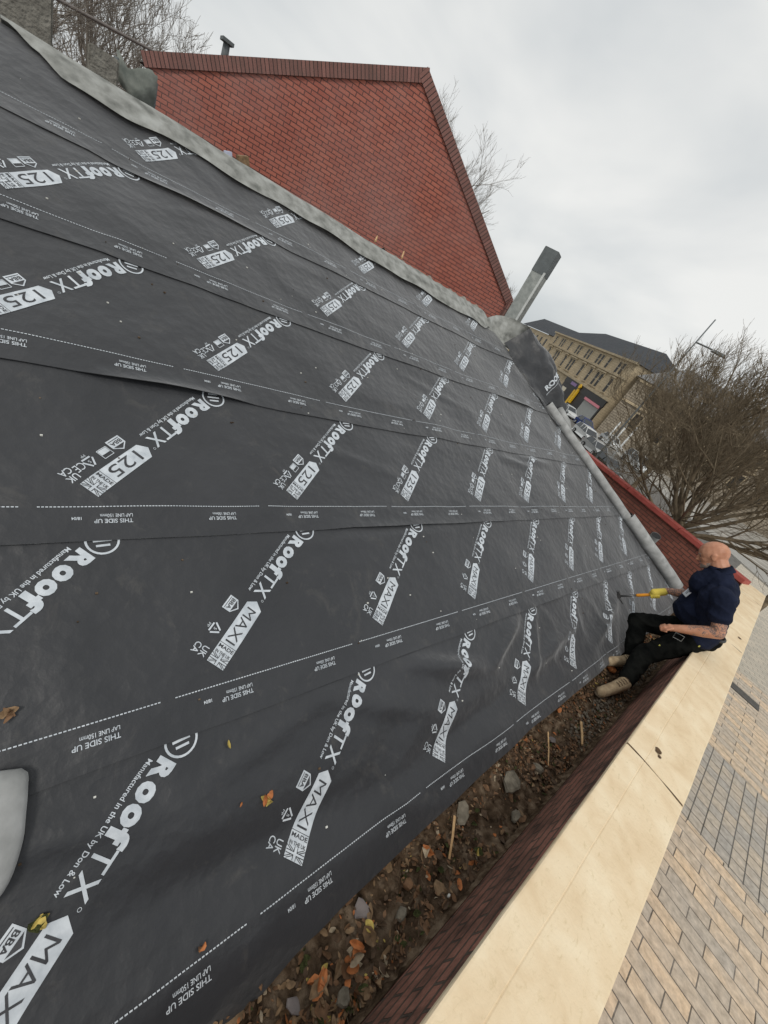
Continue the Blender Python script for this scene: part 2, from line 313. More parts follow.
# ================================================================== roof surface
SU = Vector((-.8988, 0, .4384)); NU = Vector((.4384, 0, .8988))
PITCH, LAP, COLP = .85, .155, .975
def fold(u, v, a, b, amp, wid):
    ax, ay = a; bx, by = b; dx, dy = bx - ax, by - ay; L2 = dx * dx + dy * dy
    t = max(0, min(1, ((u - ax) * dx + (v - ay) * dy) / L2)); px, py = ax + t * dx - u, ay + t * dy - v
    d2 = (px * px + py * py) / (wid * wid)
    return amp * math.exp(-d2) * math.sin(math.pi * min(1, max(0, .08 + t * .92)))
FOLDS = [((1.65, 0.66), (2.5, 0.4), 0.0675, 0.0553), ((2.5, 0.4), (3.15, 0.7), 0.0621, 0.0467), ((1.0, 0.68), (1.9, 0.3), 0.0351, 0.051), ((2.9, 0.22), (4.3, 0.45), 0.0486, 0.0595), ((3.4, 0.66), (3.0, 0.12), 0.0351, 0.0382), ((0.2, 0.25), (1.5, 0.1), -0.0405, 0.085), ((1.5, 0.12), (2.9, 0.2), -0.0459, 0.0765), ((0.5, 0.5), (1.3, 0.68), 0.0243, 0.0425), ((-0.3, 0.62), (0.5, 0.45), 0.0216, 0.051), ((4.2, 0.1), (5.6, 0.5), 0.0351, 0.051), ((0.9, 1.45), (3, 1.5), 0.0135, 0.0425), ((3.9, 2.3), (4.6, 2.2), 0.0297, 0.0425), ((4.3, 2.35), (5.2, 2.3), 0.027, 0.0425), ((1.2, 2.25), (2.3, 1.9), 0.0135, 0.0425), ((2.6, 3.1), (3.8, 2.8), 0.0135, 0.0425)]
def wr(u, v):
    h = .020 * noise.noise(Vector((u * 1.0, v * 1.5, 0))) + .012 * noise.noise(Vector((u * 2.3, v * 2.6, 3)))
    rg = 1 - abs(noise.noise(Vector((u * 1.3 + v * .8, v * 1.9 - u * .5, 17)))) * 2; h += .010 * max(0, rg - .55) / .45 * (1.3 if v < .8 else .55)
    if v < .75: h -= .022 * math.exp(-((v - .17) / .16) ** 2) * (1 + .5 * math.sin(u * 2.3)) * min(1, max(0, v + .1) * 6)
    h += .0016 * noise.noise(Vector((u * 7, v * 3, 5))) + .0013 * noise.noise(Vector((u * 4, v * 8, 8)))
    for a, b, am, wd in FOLDS:
        if abs(v - a[1]) < 1 and (min(a[0], b[0]) - .4 < u < max(a[0], b[0]) + .4): h += fold(u, v, a, b, am, wd)
    if v < .03:   # bottom sheet turns down into the gutter
        k = (.03 - v) / .2; h -= .022 * k * k * (1.0 + .5 * math.sin(u * 1.9 + 1))
    return h
def lift(u, i):     # loose places of the lap edge that gape a little
    q = noise.noise(Vector((u * .9 + 11 * i, i * 5.3, 9))); return (max(0, q - .15) * .075 + .0025 * (1 + noise.noise(Vector((u * 3.1, i, 4))))) if i else 0
def hs(u, v, i):
    vb = i * PITCH - LAP; x = v - vb
    h = wr(u, v) + .0052 * max(0, 1 - x / .45) ** .5 + .0005 * i
    h += lift(u, i) * max(0, 1 - x / .09) ** 2
    return h
def P(u, v, h=0.0): return Vector((0, u, 0)) + SU * v + NU * h
def ulim(v): return 8.10 - .63 * v
U0 = -1.6

# -------- lettering prototypes (text geometry in logo space)
def glyphs(txt, x0, x1, y0, y1, bold=0.0, shear=0, rot=0):
    """text as triangles fitted to a box; returns (verts, faces)"""
    c = bpy.data.curves.new('t', 'FONT'); c.body = txt; c.resolution_u = 3; c.offset = bold; c.shear = shear
    o = bpy.data.objects.new('t', c); COL.objects.link(o)
    dg = bpy.context.evaluated_depsgraph_get(); dg.update(); me = bpy.data.meshes.new_from_object(o.evaluated_get(dg))
    vs = [v.co.copy() for v in me.vertices]; fs = [tuple(p.vertices) for p in me.polygons]
    bpy.data.objects.remove(o); bpy.data.curves.remove(c); bpy.data.meshes.remove(me)
    ax = [v.x for v in vs]; ay = [v.y for v in vs]; a0, a1, b0, b1 = min(ax), max(ax), min(ay), max(ay)
    return [Vector((x0 + (v.x - a0) / (a1 - a0) * (x1 - x0), y0 + (v.y - b0) / (b1 - b0) * (y1 - y0), 0)) for v in vs], fs
class Flat:
    def __init__(s): s.v = []; s.f = []; s.m = []; s.z = []
    def add(s, vs, fs, mi=0, z=0):
        b = len(s.v); s.v += [Vector((v[0], v[1], z)) for v in vs]; s.f += [tuple(b + i for i in f) for f in fs]; s.m += [mi] * len(fs)
    def text(s, *a, mi=0, z=0, **k): s.add(*glyphs(*a, **k), mi=mi, z=z)
    def poly(s, pts, mi=0, z=0): s.add(pts, [tuple(range(len(pts)))], mi, z)
    def line(s, a, b, w, mi=0, z=0):
        a = Vector((*a, 0)); b = Vector((*b, 0)); d = (b - a).normalized(); n = Vector((-d.y, d.x, 0)) * w / 2
        s.poly([a - n, b - n, b + n, a + n], mi, z)
    def ring(s, c, r, w, n=28, a0=0, a1=2 * math.pi, mi=0):
        vs = []; fs = []
        for k in range(n + 1):
            t = a0 + (a1 - a0) * k / n
            for q in (r - w / 2, r + w / 2): vs.append((c[0] + q * math.cos(t), c[1] + q * math.sin(t)))
        for k in range(n): fs.append((2 * k, 2 * k + 1, 2 * k + 3, 2 * k + 2))
        s.add(vs, fs, mi)
    def bm(s, grid=.03):
        bm = bmesh.new(); V = [bm.verts.new(v) for v in s.v]
        for f, m in zip(s.f, s.m):
            try: q = bm.faces.new([V[i] for i in f]); q.material_index = m
            except ValueError: pass
        xs = [v.x for v in s.v]; ys = [v.y for v in s.v]
        k = math.floor(min(xs) / grid) * grid
        while k < max(xs): bmesh.ops.bisect_plane(bm, geom=bm.verts[:] + bm.edges[:] + bm.faces[:], plane_co=(k, 0, 0), plane_no=(1, 0, 0)); k += grid
        k = math.floor(min(ys) / grid) * grid
        while k < max(ys): bmesh.ops.bisect_plane(bm, geom=bm.verts[:] + bm.edges[:] + bm.faces[:], plane_co=(0, k, 0), plane_no=(0, 1, 0)); k += grid
        bm.verts.ensure_lookup_table(); bm.verts.index_update()
        r = ([v.co.copy() for v in bm.verts], [tuple(v.index for v in f.verts) for f in bm.faces], [f.material_index for f in bm.faces]); bm.free(); return r
def logo(kind):
    F = Flat()
    # brand word: heavy 'Roof', fine 'TX'
    F.text('R', -.790, -.716, -.089, -.018, bold=.055); F.text('o', -.712, -.646, -.089, -.024, bold=.06); F.text('o', -.641, -.575, -.089, -.024, bold=.06)
    F.text('f', -.574, -.518, -.096, -.008, bold=.05)
    F.text('T', -.517, -.452, -.089, -.018, bold=.005); F.text('X', -.446, -.378, -.089, -.018, bold=.012)
    F.ring((-.366, -.024), .0055, .0016, 10)
    F.text('Manufactured in the UK by Don & Low', -.765, -.372, -.126, -.101, bold=.012)
    F.ring((-.862, -.052), .058, .0085)
    for l, o in ((.050, -.022), (.066, 0), (.050, .022)):
        c = (-.862, -.052); q = Vector((math.cos(R(140)), math.sin(R(140)))); n_ = Vector((-q.y, q.x)); a = Vector(c) + n_ * o; F.line(tuple(a - q * l / 2), tuple(a + q * l / 2), .0095)
    # label with pointed start
    F.poly([(-.348, -.046), (-.318, -.087), (0, -.087), (0, 0), (-.318, 0)])
    if kind == 'MAXI': F.text('MAXI', -.300, -.110, -.070, -.019, bold=-.004, mi=1, z=.0011)
    else: F.text('125', -.285, -.120, -.074, -.014, bold=.0, mi=1, z=.0011)
    F.line((-.096, -.087), (-.096, 0), .0022, 1, .0011)
    F.text('MADE', -.092, -.006, -.0235, -.005, bold=.02, mi=1, z=.0011) if False else None
    T = Flat(); T.text('MADE', 0, .078, 0, .016, bold=.02); T.text('IN THE UK', 0, .078, -.026, -.012, bold=.02)
    # these two lines and the flag stand at right angles to the word, reading across the label
    F.add([Vector((-.0915 + (.018 - v.y), -.0845 + v.x + .003, 0)) for v in T.v], T.f, 1, .0011)
    a, b, c, d = -.046, -.002, -.086, -.001; mxx, my = (a + b) / 2, (c + d) / 2
    for p, q in (((a, c), (b, d)), ((a, d), (b, c))):
        for o in (-.0065, .0065): F.line((p[0], p[1] + o), (q[0], q[1] + o), .0026, 1, .0011)
    for x in (-.005, .005): F.line((mxx + x, c), (mxx + x, d), .0028, 1, .0013)
    for y in (-.007, .007): F.line((a, my + y), (b, my + y), .0028, 1, .0013)
    F.poly([(a, my - .0055), (b, my - .0055), (b, my + .0055), (a, my + .0055)], 0, .0016); F.poly([(mxx - .0036, c), (mxx + .0036, c), (mxx + .0036, d), (mxx - .0036, d)], 0, .0016)
    # badges under the word
    x = -.262
    hx = (-.305, -.235, -.165, -.122)   # house badge
    F.poly([(x - .036, -.172), (x + .036, -.172), (x + .036, -.128), (x, -.102), (x - .036, -.128)])
    F.poly([(x - .030, -.130), (x + .030, -.130), (x + .001, -.110), (x - .001, -.110)], 1, .0011)
    F.text('BBA', x - .028, x + .028, -.156, -.137, bold=.02, mi=1, z=.0011); F.line((x - .030, -.163), (x + .030, -.163), .003, 1, .0011)
    tri = -.128 if kind == 'MAXI' else -.105
    if kind != 'MAXI':
        for q in (((-.212, -.112), (-.162, -.112)), ((-.162, -.112), (-.162, -.158)), ((-.162, -.158), (-.212, -.158)), ((-.212, -.158), (-.212, -.112))): F.line(*q, .003)
        F.poly([(-.209, -.130), (-.165, -.130), (-.165, -.155), (-.209, -.155)])
        F.text('CE', -.078, -.036, -.160, -.124, bold=0.0)
    t = [(tri + .034 * math.cos(R(90 + 120 * k)), -.140 + .034 * math.sin(R(90 + 120 * k))) for k in range(3)]
    for k in range(3):
        p, q = t[k], t[(k + 1) % 3]; m0 = tuple(p[j] + (q[j] - p[j]) * .16 for j in (0, 1)); m1 = tuple(p[j] + (q[j] - p[j]) * .86 for j in (0, 1)); F.line(m0, m1, .0075)
    F.text('5', tri - .005, tri + .005, -.145, -.131); F.text('PP', tri - .010, tri + .010, -.178, -.166)
    u0 = -.046 if kind == 'MAXI' else -.028
    F.text('UK', u0, u0 + .048, -.136, -.106, bold=.01); F.text('CA', u0, u0 + .048, -.172, -.142, bold=.01)
    return F.bm()
def lapmark(num):
    F = Flat(); F.text('THIS SIDE UP', -.070, .070, -.011, .008, bold=.015); F.text('LAP LINE 150mm', -.070, .048, -.034, -.018, bold=.01)
    if num: F.text('18/04', .112, .145, -.022, -.008, bold=.02)
    return F.bm(.06)
LOGO = {'MAXI': logo('MAXI'), '125': logo('125')}
MARK = {0: lapmark(0), 1: lapmark(1)}
ANCH = {0: (.84, .045), 1: (.631, .052), 2: (.224, .045), 3: (-.12, .045), 4: (-.07, .055), 5: (.62, .07)}
LAB = ['lowest strip of black roofing membrane hanging over the leaf-filled gutter, MAXI print', 'second strip of black membrane from the gutter, printed MAXI, lapping over the lowest one',
       'third membrane strip from the gutter, with a straight dotted line, printed 125', 'fourth membrane strip from the gutter, printed 125',
       'fifth membrane strip from the gutter, printed 125, below the highest strip', 'highest strip of black membrane, partly under the grey fold along the ridge']
def build_strip(i):
    v0, v1 = i * PITCH - LAP, i * PITCH + PITCH + .03
    if i == 5: v1 = 4.90
    m = MB(); nv = 34; du = .03; nu = int((ulim(v0) - U0) / du)
    idx = {}
    vs = []; fs = []
    for a in range(nv + 1):
        v = v0 + (v1 - v0) * (a / nv) ** 1.15; ue = ulim(v)
        for b in range(nu + 1):
            u = U0 + (ue - U0) * b / nu
            vv = v
            if a == 0 or a < 4: vv = v + (1 - a / 4) * (.006 * noise.noise(Vector((u * 2, i * 7, 1))) + ((-.055 * max(0, min(1.3, 1.7 - u)) - .22 * max(0, .82 - u) + .05 * min(1, max(0, u - 1.7))) * (1 if i == 0 else 0)))
            vs.append(P(u, vv, hs(u, vv, i)))
    for a in range(nv):
        for b in range(nu): q = a * (nu + 1) + b; fs.append((q, q + 1, q + nu + 2, q + nu + 1))
    # underside / edge thickness
    base = len(vs)
    for b in range(nu + 1): vs.append(vs[b] - NU * .0042)
    for b in range(nu + 1): vs.append(vs[b] - NU * .0001)
    b2 = base + nu + 1
    for b in range(nu): fs.append((b2 + b, base + b, base + b + 1, b2 + b + 1))
    me = bpy.data.meshes.new('roofing_membrane'); me.from_pydata([tuple(x) for x in vs], [], fs); me.polygons.foreach_set('use_smooth', [True] * (len(fs) - nu) + [False] * nu)
    o = link('roofing_membrane', me, 'roofing_membrane'); tag(o, LAB[i], 'roofing membrane', 'strips of roofing membrane'); 
    # print
    vs = []; fs = []; ms = []
    def put(proto, u0, vv0, mode):
        pv, pf, pm = proto; b = len(vs)
        for p in pv:
            if mode == 'logo': du, dv = (p.y - p.x) / math.sqrt(2), -(p.x + p.y) / math.sqrt(2)
            else: du, dv = -p.x, -p.y
            vs.append(Vector((u0 + du, vv0 + dv, p.z)))
        fs.extend(tuple(b + k for k in f) for f in pf); ms.extend(pm)
    kind = 'MAXI' if i < 2 else '125'; a0, av = ANCH[i]
    for k in range(-2, 9):
        u0 = a0 + COLP * k
        if u0 < ulim(i * PITCH) + .2 and not (i == 5 and k < 0): put(LOGO[kind], u0, i * PITCH + av, 'logo')
        gp = u0 + .755
        put(MARK[0], gp - .24, i * PITCH - .068, 'mark'); put(MARK[1], gp + .27, i * PITCH - .068, 'mark')
        # dashed lap line with one gap for every print
        n = int((COLP - .04) / .0125); F = Flat()
        for q in range(n): F.poly([(0 + q * .0125, 0), (q * .0125 + .0085, 0), (q * .0125 + .0085, .0042), (q * .0125, .0042)])
        b = len(vs); vs.extend(Vector((gp + .02 + p.x, i * PITCH - .002 + p.y, 0)) for p in F.v); fs.extend(tuple(b + z for z in f) for f in F.f); ms.extend(F.m)
    bm = bmesh.new(); V = [bm.verts.new(v) for v in vs]
    for f, mm in zip(fs, ms):
        try: q = bm.faces.new([V[k] for k in f]); q.material_index = mm
        except ValueError: pass
    bmesh.ops.bisect_plane(bm, geom=bm.verts[:] + bm.edges[:] + bm.faces[:], plane_co=(8.07, 0, 0), plane_no=(1, .63, 0), clear_outer=True)
    bmesh.ops.bisect_plane(bm, geom=bm.verts[:] + bm.edges[:] + bm.faces[:], plane_co=(U0, 0, 0), plane_no=(-1, 0, 0), clear_outer=True)
    bmesh.ops.bisect_plane(bm, geom=bm.verts[:] + bm.edges[:] + bm.faces[:], plane_co=(0, 4.86, 0), plane_no=(0, 1, 0), clear_outer=True)
    if i < 5: bmesh.ops.bisect_plane(bm, geom=bm.verts[:] + bm.edges[:] + bm.faces[:], plane_co=(0, i * PITCH + PITCH - LAP + .05, 0), plane_no=(0, 1, 0), clear_outer=True)
    for v in bm.verts: z = v.co.z; v.co = P(v.co.x, v.co.y, hs(v.co.x, v.co.y, i) + .0022 + z)
    for f in bm.faces:
        f.normal_update()
        if f.normal.dot(NU) < 0: f.normal_flip()
    bm_obj('printed_lettering', bm, ['print_white', 'print_dark'], o)
for i in range(6): build_strip(i)

# -------- building under the membrane
roofb = thing('single_storey_building', 'low red brick building whose timber roof deck lies under the black membrane', 'building', (-4, 3, GZ))
def Pz(u, v, h=0): return P(u, v, h)
E0, E1, R1, R0_ = Pz(U0, .06, -.06), Pz(8.03, .06, -.06), Pz(ulim(4.88), 4.88, -.06), Pz(U0, 4.88, -.06)
FW0, FWD = Vector((.36, 9.92, 0)), Vector((-.952, .307, 0)); FWN = Vector((-.307, -.952, 0))
m = MB(); m.face([E0, E1, R1, R0_]); H1 = Vector((-9, 12.0, -.1)); m.face([E1, H1, R1]); m.face([R1, H1, Vector((-9, U0, 0)), R0_])
m.face([E0, R0_, Vector((-9, U0, 0)), Vector((-9, U0, -.2)), E0 + Vector((0, 0, -.1))])
m.build('roof_deck', 'old_felt', roofb)
m = MB(); m.face([(.5, U0 - 2, -.30), (.5, 12, -.30), (-.5, 12, -.30), (-.5, U0 - 2, -.30)]); m.face([(-.5, 8.5, -.172), (-.5, 12, -.172), (-9, 14, -.172), (-9, 8.5, -.172)])
m.build('gutter_lining', 'lead', roofb)
m = MB()
m.prism([(.55, U0 - 2, GZ), (.55, 10.1, GZ), (-9, 13.2, GZ), (-9, U0 - 2, GZ)], (0, 0, -.31 - GZ), uvax=(Vector((0, 1, 0)), Vector((0, 0, 1)))); m.build('wall', 'far_wall_brick', roofb)
# hip edge: grey lead/underlay seen past the cut ends of the strips
m = MB()
for k in range(30):
    a, b = k / 30 * 4.9, (k + 1) / 30 * 4.9
    for (q0, q1) in ((.0, .22),):
        m.face([P(ulim(a) - .05, a, -.012), P(ulim(a) + .16, a, -.06), P(ulim(b) + .16, b, -.06), P(ulim(b) - .05, b, -.012)])
m.build('hip_flashing', 'lead', roofb)

# -------- near parapet wall with cream coping slabs
def xin(y): return .468 - .0065 * y
def xout(y): return .838 - .003 * y
CZ = .5
par = thing('parapet_wall', 'dark brick parapet wall beside the gutter with broad cream stone coping', 'wall', (.65, 4, GZ))
m = MB(); y0, y1 = -3.5, 10.3; wi, wo = lambda y: xin(y) + .012, lambda y: xout(y) - .04
m.face([(wi(y0), y0, -.3), (wi(y0), y0, CZ - .028), (wi(y1), y1, CZ - .028), (wi(y1), y1, -.3)], 0, [(y0, -.3), (y0, CZ - .045), (y1, CZ - .045), (y1, -.3)])
m.face([(wo(y0), y0, GZ), (wo(y1), y1, GZ), (wo(y1), y1, CZ - .045), (wo(y0), y0, CZ - .045)], 0, [(y0, GZ), (y1, GZ), (y1, CZ), (y0, CZ)])
m.face([(wi(y0), y0, CZ - .045), (wo(y0), y0, CZ - .045), (wo(y1), y1, CZ - .045), (wi(y1), y1, CZ - .045)])
m.face([(wi(y1), y1, -.3), (wi(y1), y1, CZ - .045), (wo(y1), y1, CZ - .045), (wo(y1), y1, -.3)])
m.build('brick_face', 'parapet_brick', par)
m = MB()     # dark mortar fillet at the foot of the wall
fz = []
for k in range(60):
    a, b = -1 + k * .2, -1 + (k + 1) * .2
    def fx(y): return wi(y) - .022 - .012 * noise.noise(Vector((y * 4, 0, 2)))
    m.face([(fx(a), a, -.14), (wi(a) - .004, a, -.095 + .01 * noise.noise(Vector((a * 3, 5, 0)))), (wi(b) - .004, b, -.095 + .01 * noise.noise(Vector((b * 3, 5, 0)))), (fx(b), b, -.14)])
m.build('mortar_fillet', 'soil', par)
joints = [-3.45, -.45, 2.75, 6.09, 9.17, 10.3]
cl = ['', 'coping slab nearest the camera', 'long coping slab the worker sits on', '', '']
for k in range(5):
    a, b = joints[k] + .006, joints[k + 1] - .006
    bm = bmesh.new(); n = 26; rows = []
    prof = [(0, -.026), (0, -.010), (.010, -.002), (.03, 0), (.30, .003), (.312, .0005), (.324, .003), (.6, .004), (.97, .0), (.99, -.002), (1, -.012), (1, -.045)]
    for q in range(n + 1):
        y = a + (b - a) * q / n; r = []
        for (t, z) in prof:
            x = (xin(y) + t * .37) if t < .1 and t > 0 else xin(y) + (xout(y) - xin(y)) * t
            jx = (.0025 * noise.noise(Vector((y * 5, t * 3, k))) - .006 * max(0, noise.noise(Vector((y * 14, 3, k))) - .35) * (1 if t == 0 else -1)) if t in (0, 1) else .004 * noise.noise(Vector((y * 2.2, 1, k)))
            r.append(bm.verts.new((x + jx, y + (.010 * math.sin(t * 3.1) if q in (0, n) else 0), CZ + z + .0015 * noise.noise(Vector((x * 8, y * 3, 0))))))
        rows.append(r)
    for q in range(n):
        for t in range(len(prof) - 1): bm.faces.new((rows[q][t], rows[q + 1][t], rows[q + 1][t + 1], rows[q][t + 1]))
        bm.faces.new((rows[q][-1], rows[q + 1][-1], rows[q + 1][0], rows[q][0]))
    bm.faces.new(rows[0]); bm.faces.new(rows[n][::-1]); bmesh.ops.recalc_face_normals(bm, faces=bm.faces)
    o = bm_obj('coping_stone', bm, 'cream_coping_stone', par)
for jy in joints[1:-1]:
    m = MB(); 
    pts = [(xin(jy) + .37 * t, jy + .010 * math.sin(t * 3.1) , CZ + .0022 + .001 * math.sin(t * 9)) for t in [q / 14 for q in range(15)]]
    for p, q in zip(pts, pts[1:]):
        m.face([(p[0], p[1] - .0065, p[2]), (q[0], q[1] - .0065, q[2]), (q[0], q[1] + .0065, q[2]), (p[0], p[1] + .0065, p[2])])
    m.build('mortar_joint', 'joint_mastic', par)
m = MB()   # stain spots in the stone
for (x, y, r) in ((.60, 2.97, .022), (.62, 2.93, .012), (.72, 6.55, .022), (.66, .55, .008)):
    m.face([(x + r * (1 + .3 * math.sin(k * 2.3)) * math.cos(k * .7), y + r * 1.4 * math.sin(k * .7), CZ + .0065) for k in range(9)])
m.build('stain_spot', 'joint_mastic', par)

# -------- far red wall
fw = thing('parapet_wall', 'bright red brick end wall with a red painted coping behind the worker', 'wall', (-2, 10.7, GZ))
def FWp(s, z, off=0): return FW0 + FWD * s + FWN * (-off) + Vector((0, 0, z))
m = MB(); m.face([FWp(-.1, -.3), FWp(9, -.3), FWp(9, .5), FWp(-.1, .5)], 0, [(-.1, -.3), (9, -.3), (9, .5), (-.1, .5)])
m.face([FWp(-.1, GZ, .22), FWp(9, GZ, .22), FWp(9, .5, .22), FWp(-.1, .5, .22)], 0, [(-.1, GZ), (9, GZ), (9, .5), (-.1, .5)]); m.face([FWp(-.1, .5), FWp(9, .5), FWp(9, .5, .22), FWp(-.1, .5, .22)])
m.build('brick_face', 'far_wall_brick', fw)
for s0 in range(6):
    m = MB(); a = -.06 + s0 * 1.5; b = a + 1.488; ax = (FWD, -FWN, Vector((0, 0, 1)))
    m.box(FWp((a + b) / 2, .535, .10), (b - a, .32, .09), ax, taper=.99); m.build('coping_stone', 'red_coping_paint', fw, merge=1e-4, bevel=.006)

# -------- rolls along the hip
def roll(name, label, v0, v1, r, mat, off, hollow=True, du=0.03, spiral=2.2):
    A, B = P(ulim(v0) + du, v0, off), P(ulim(v1) + du, v1, off); t = (B - A).normalized(); a = NU - t * NU.dot(t); a.normalize(); b = t.cross(a)
    root = thing(name, label, 'membrane roll', tuple(A)); m = MB(); n = 30; K = 26
    for i in range(n):
        for k in range(K):
            def q(i, k):
                an = 2 * math.pi * k / K * spiral / 2; s = i / n
                rr = r * (1 - .32 * (k / K)) * (1 + .05 * noise.noise(Vector((s * 9, an, 1)))); return A + t * ((B - A).length * s) + (a * math.cos(an) + b * math.sin(an)) * rr + NU * (.012 * noise.noise(Vector((s * 5, 2, v0))))
            m.face([q(i, k), q(i + 1, k), q(i + 1, k + 1), q(i, k + 1)], 0 if k < K * .55 else 1, sm=True)
    m.build('felt_sheet', [mat, 'roofing_membrane'], root, merge=1e-5)
    return root
roll('membrane_roll', 'thin grey roll of membrane lying along the upper roof end', 3.40, 1.42, .074, 'roll_felt', .052, du=-.035)
roll('membrane_roll', 'thicker grey roll of membrane with an open dark end, next to the worker', 1.50, .22, .104, 'roll_felt', .078, du=-.03)
# short roll end behind; a black plug paints the shade of its hollow
m = MB(); rt = thing('membrane_roll', 'short grey roll end, its shaded hollow filled black, poking out behind the thicker grey roll', 'membrane roll', tuple(P(7.9, 1.0, .05)))
c0 = P(8.06, .98, -.14)
d = Vector((.05, -.42, .9)).normalized(); m.tube([c0, c0 + d * .18, c0 + d * .34], [.072, .075, .078], 20, cap=False); m.tube([c0, c0 + d * .335], [.06, .070], 20, mi=1); m.build('felt_sheet', ['roll_felt', 'black_plastic'], rt)

# -------- grey fold-back along the ridge
low = [(-1.6, 4.90), (-.6, 4.90), (-.07, 4.90), (.05, 4.80), (.2, 4.66), (.5, 4.62), (.8, 4.68), (1.02, 4.69), (1.3, 4.63), (1.7, 4.66), (2.3, 4.64), (2.7, 4.60), (3.15, 4.58), (3.6, 4.60), (4.05, 4.55), (4.6, 4.57), (4.9, 4.52), (5.05, 4.6)]
def lowv(u):
    for (a, x), (b, y) in zip(low, low[1:]):
        if a <= u <= b: t = (u - a) / (b - a); t = t * t * (3 - 2 * t); return x + (y - x) * t
    return low[-1][1]
fo = thing('folded_underlay', 'long grey felt underside folded back along the ridge', 'membrane fold', tuple(P(2, 4.9)))
m = MB(); nu, nw = 150, 10
def fq(i, j):
    u = -.10 + (5.08 + .10) * i / nu; t = j / nw; vl = lowv(u); vt = 4.965 + .012 * noise.noise(Vector((u * 2, 0, 4)))
    v = vl + (vt - vl) * t; wid = vt - vl
    h = .012 + .022 * math.sin(math.pi * min(1, t * 1.0)) ** .7 * min(1, wid / .25) + .012 * noise.noise(Vector((u * 3, t * 2, 8))) * math.sin(math.pi * t) + (.02 if j == 0 else 0) * (.5 + noise.noise(Vector((u * 2.5, 0, 1))))
    if j == nw: h = .0
    h += .006 * (1 - abs(noise.noise(Vector((u * 5 + t * 3, t * 4 - u, 2)))) * 3) * math.sin(math.pi * t)
    return P(u, v, h + .008)
for i in range(nu):
    for j in range(nw): m.face([fq(i, j), fq(i + 1, j), fq(i + 1, j + 1), fq(i, j + 1)], sm=True)
    a, b = fq(i, nw), fq(i + 1, nw); m.face([a, b, b + Vector((-.12, 0, -.10)), a + Vector((-.12, 0, -.10))], sm=True)
m.build('felt_sheet', 'underside_felt', fo, merge=1e-5)
# -------- peeled flap at the far end of the ridge
fl = thing('loose_membrane', 'crumpled loose sheet at the far ridge end, grey back and black printed face', 'membrane fold', tuple(P(5.4, 4.2)))
def sheet(rows, mats, parent, name, sub=5, mi=0, wob=.012):
    m = MB(); nr, nc = len(rows), len(rows[0])
    def cat(p0, p1, p2, p3, t):
        return .5 * ((2 * p1) + (p2 - p0) * t + (2 * p0 - 5 * p1 + 4 * p2 - p3) * t * t + (3 * p1 - p0 - 3 * p2 + p3) * t ** 3)
    def ev(a, b):
        i, j = min(int(a), nr - 2), min(int(b), nc - 2); fa, fb = a - i, b - j
        def rowv(r): return cat(*[Vector(rows[max(0, min(nr - 1, r))][max(0, min(nc - 1, j + k))]) for k in (-1, 0, 1, 2)], fb)
        p = cat(rowv(i - 1), rowv(i), rowv(i + 1), rowv(i + 2), fa)
        return p + Vector((1, .3, 1)) * wob * (noise.noise(p * 6) + .5 * (1 - 3 * abs(noise.noise(p * 11))) * .6)
    A, B = (nr - 1) * sub, (nc - 1) * sub
    G = [[ev(a / sub, b / sub) for b in range(B + 1)] for a in range(A + 1)]
    for a in range(A):
        for b in range(B): m.face([G[a][b], G[a + 1][b], G[a + 1][b + 1], G[a][b + 1]], mi, sm=True)
    return m.build(name, mats, parent, merge=1e-5)
sheet([[P(4.85, 4.62, .03), P(5.15, 4.80, .06), P(5.45, 4.86, .16), (-3.92, 5.6, 2.30)],
       [P(4.95, 4.56, .00), P(5.20, 4.62, .02), P(5.50, 4.66, .16), (-3.88, 5.66, 2.26)],
       [P(5.20, 4.50, -.01), P(5.42, 4.50, .03), P(5.58, 4.50, .10), (-3.84, 5.72, 2.16)],
       [P(5.35, 4.42, -.01), P(5.46, 4.30, .02), P(5.56, 4.26, .05), (-3.80, 5.74, 2.02)]], 'underside_felt', fl, 'felt_sheet', 8, wob=.03)
flap_rows = [[P(5.34, 4.40, .03), (-3.90, 5.62, 2.27), (-3.93, 5.68, 2.30), (-3.80, 5.95, 2.22)],
       [P(5.38, 4.16, .03), (-3.60, 5.72, 2.02), (-3.56, 5.85, 2.11), (-3.52, 6.1, 2.07)],
       [P(5.56, 3.85, .02), (-3.30, 5.95, 1.74), (-3.22, 6.1, 1.82), (-3.18, 6.25, 1.86)],
       [P(5.76, 3.50, .02), (-2.98, 6.15, 1.46), (-2.92, 6.25, 1.53), (-2.93, 6.3, 1.60)],
       [P(5.98, 3.05, .02), P(6.04, 3.05, .04), P(6.12, 3.05, .05), P(6.18, 3.06, .04)]]
sheet(flap_rows, 'roofing_membrane', fl, 'black_flap', 8, wob=.032)
# printed word on the flap
F = Flat(); F.text('ROOF', 0, .34, 0, .085, bold=.05); F.line((-.06, -.03), (.46, -.03), .006)
pv, pf, pm = F.bm(.03); bm = bmesh.new(); o0 = Vector((-3.20, 6.0, 1.70)); ex = Vector((.02, .30, .26)); ex = Vector((-.20, .33, .33)).normalized(); 
fnrm = Vector((.75, -.45, .49)).normalized(); ey = fnrm.cross(ex).normalized(); ex = ey.cross(fnrm)
FLAPTXT = (pv, pf, o0, ex, ey, fnrm)
# grey edge of the sheet end
m = MB(); m.tube([P(6.2, 3.35, .10), P(6.22, 3.1, .10), P(6.25, 2.95, .06)], [.05, .06, .05], 10); m.build('rolled_edge', 'roll_felt', fl)

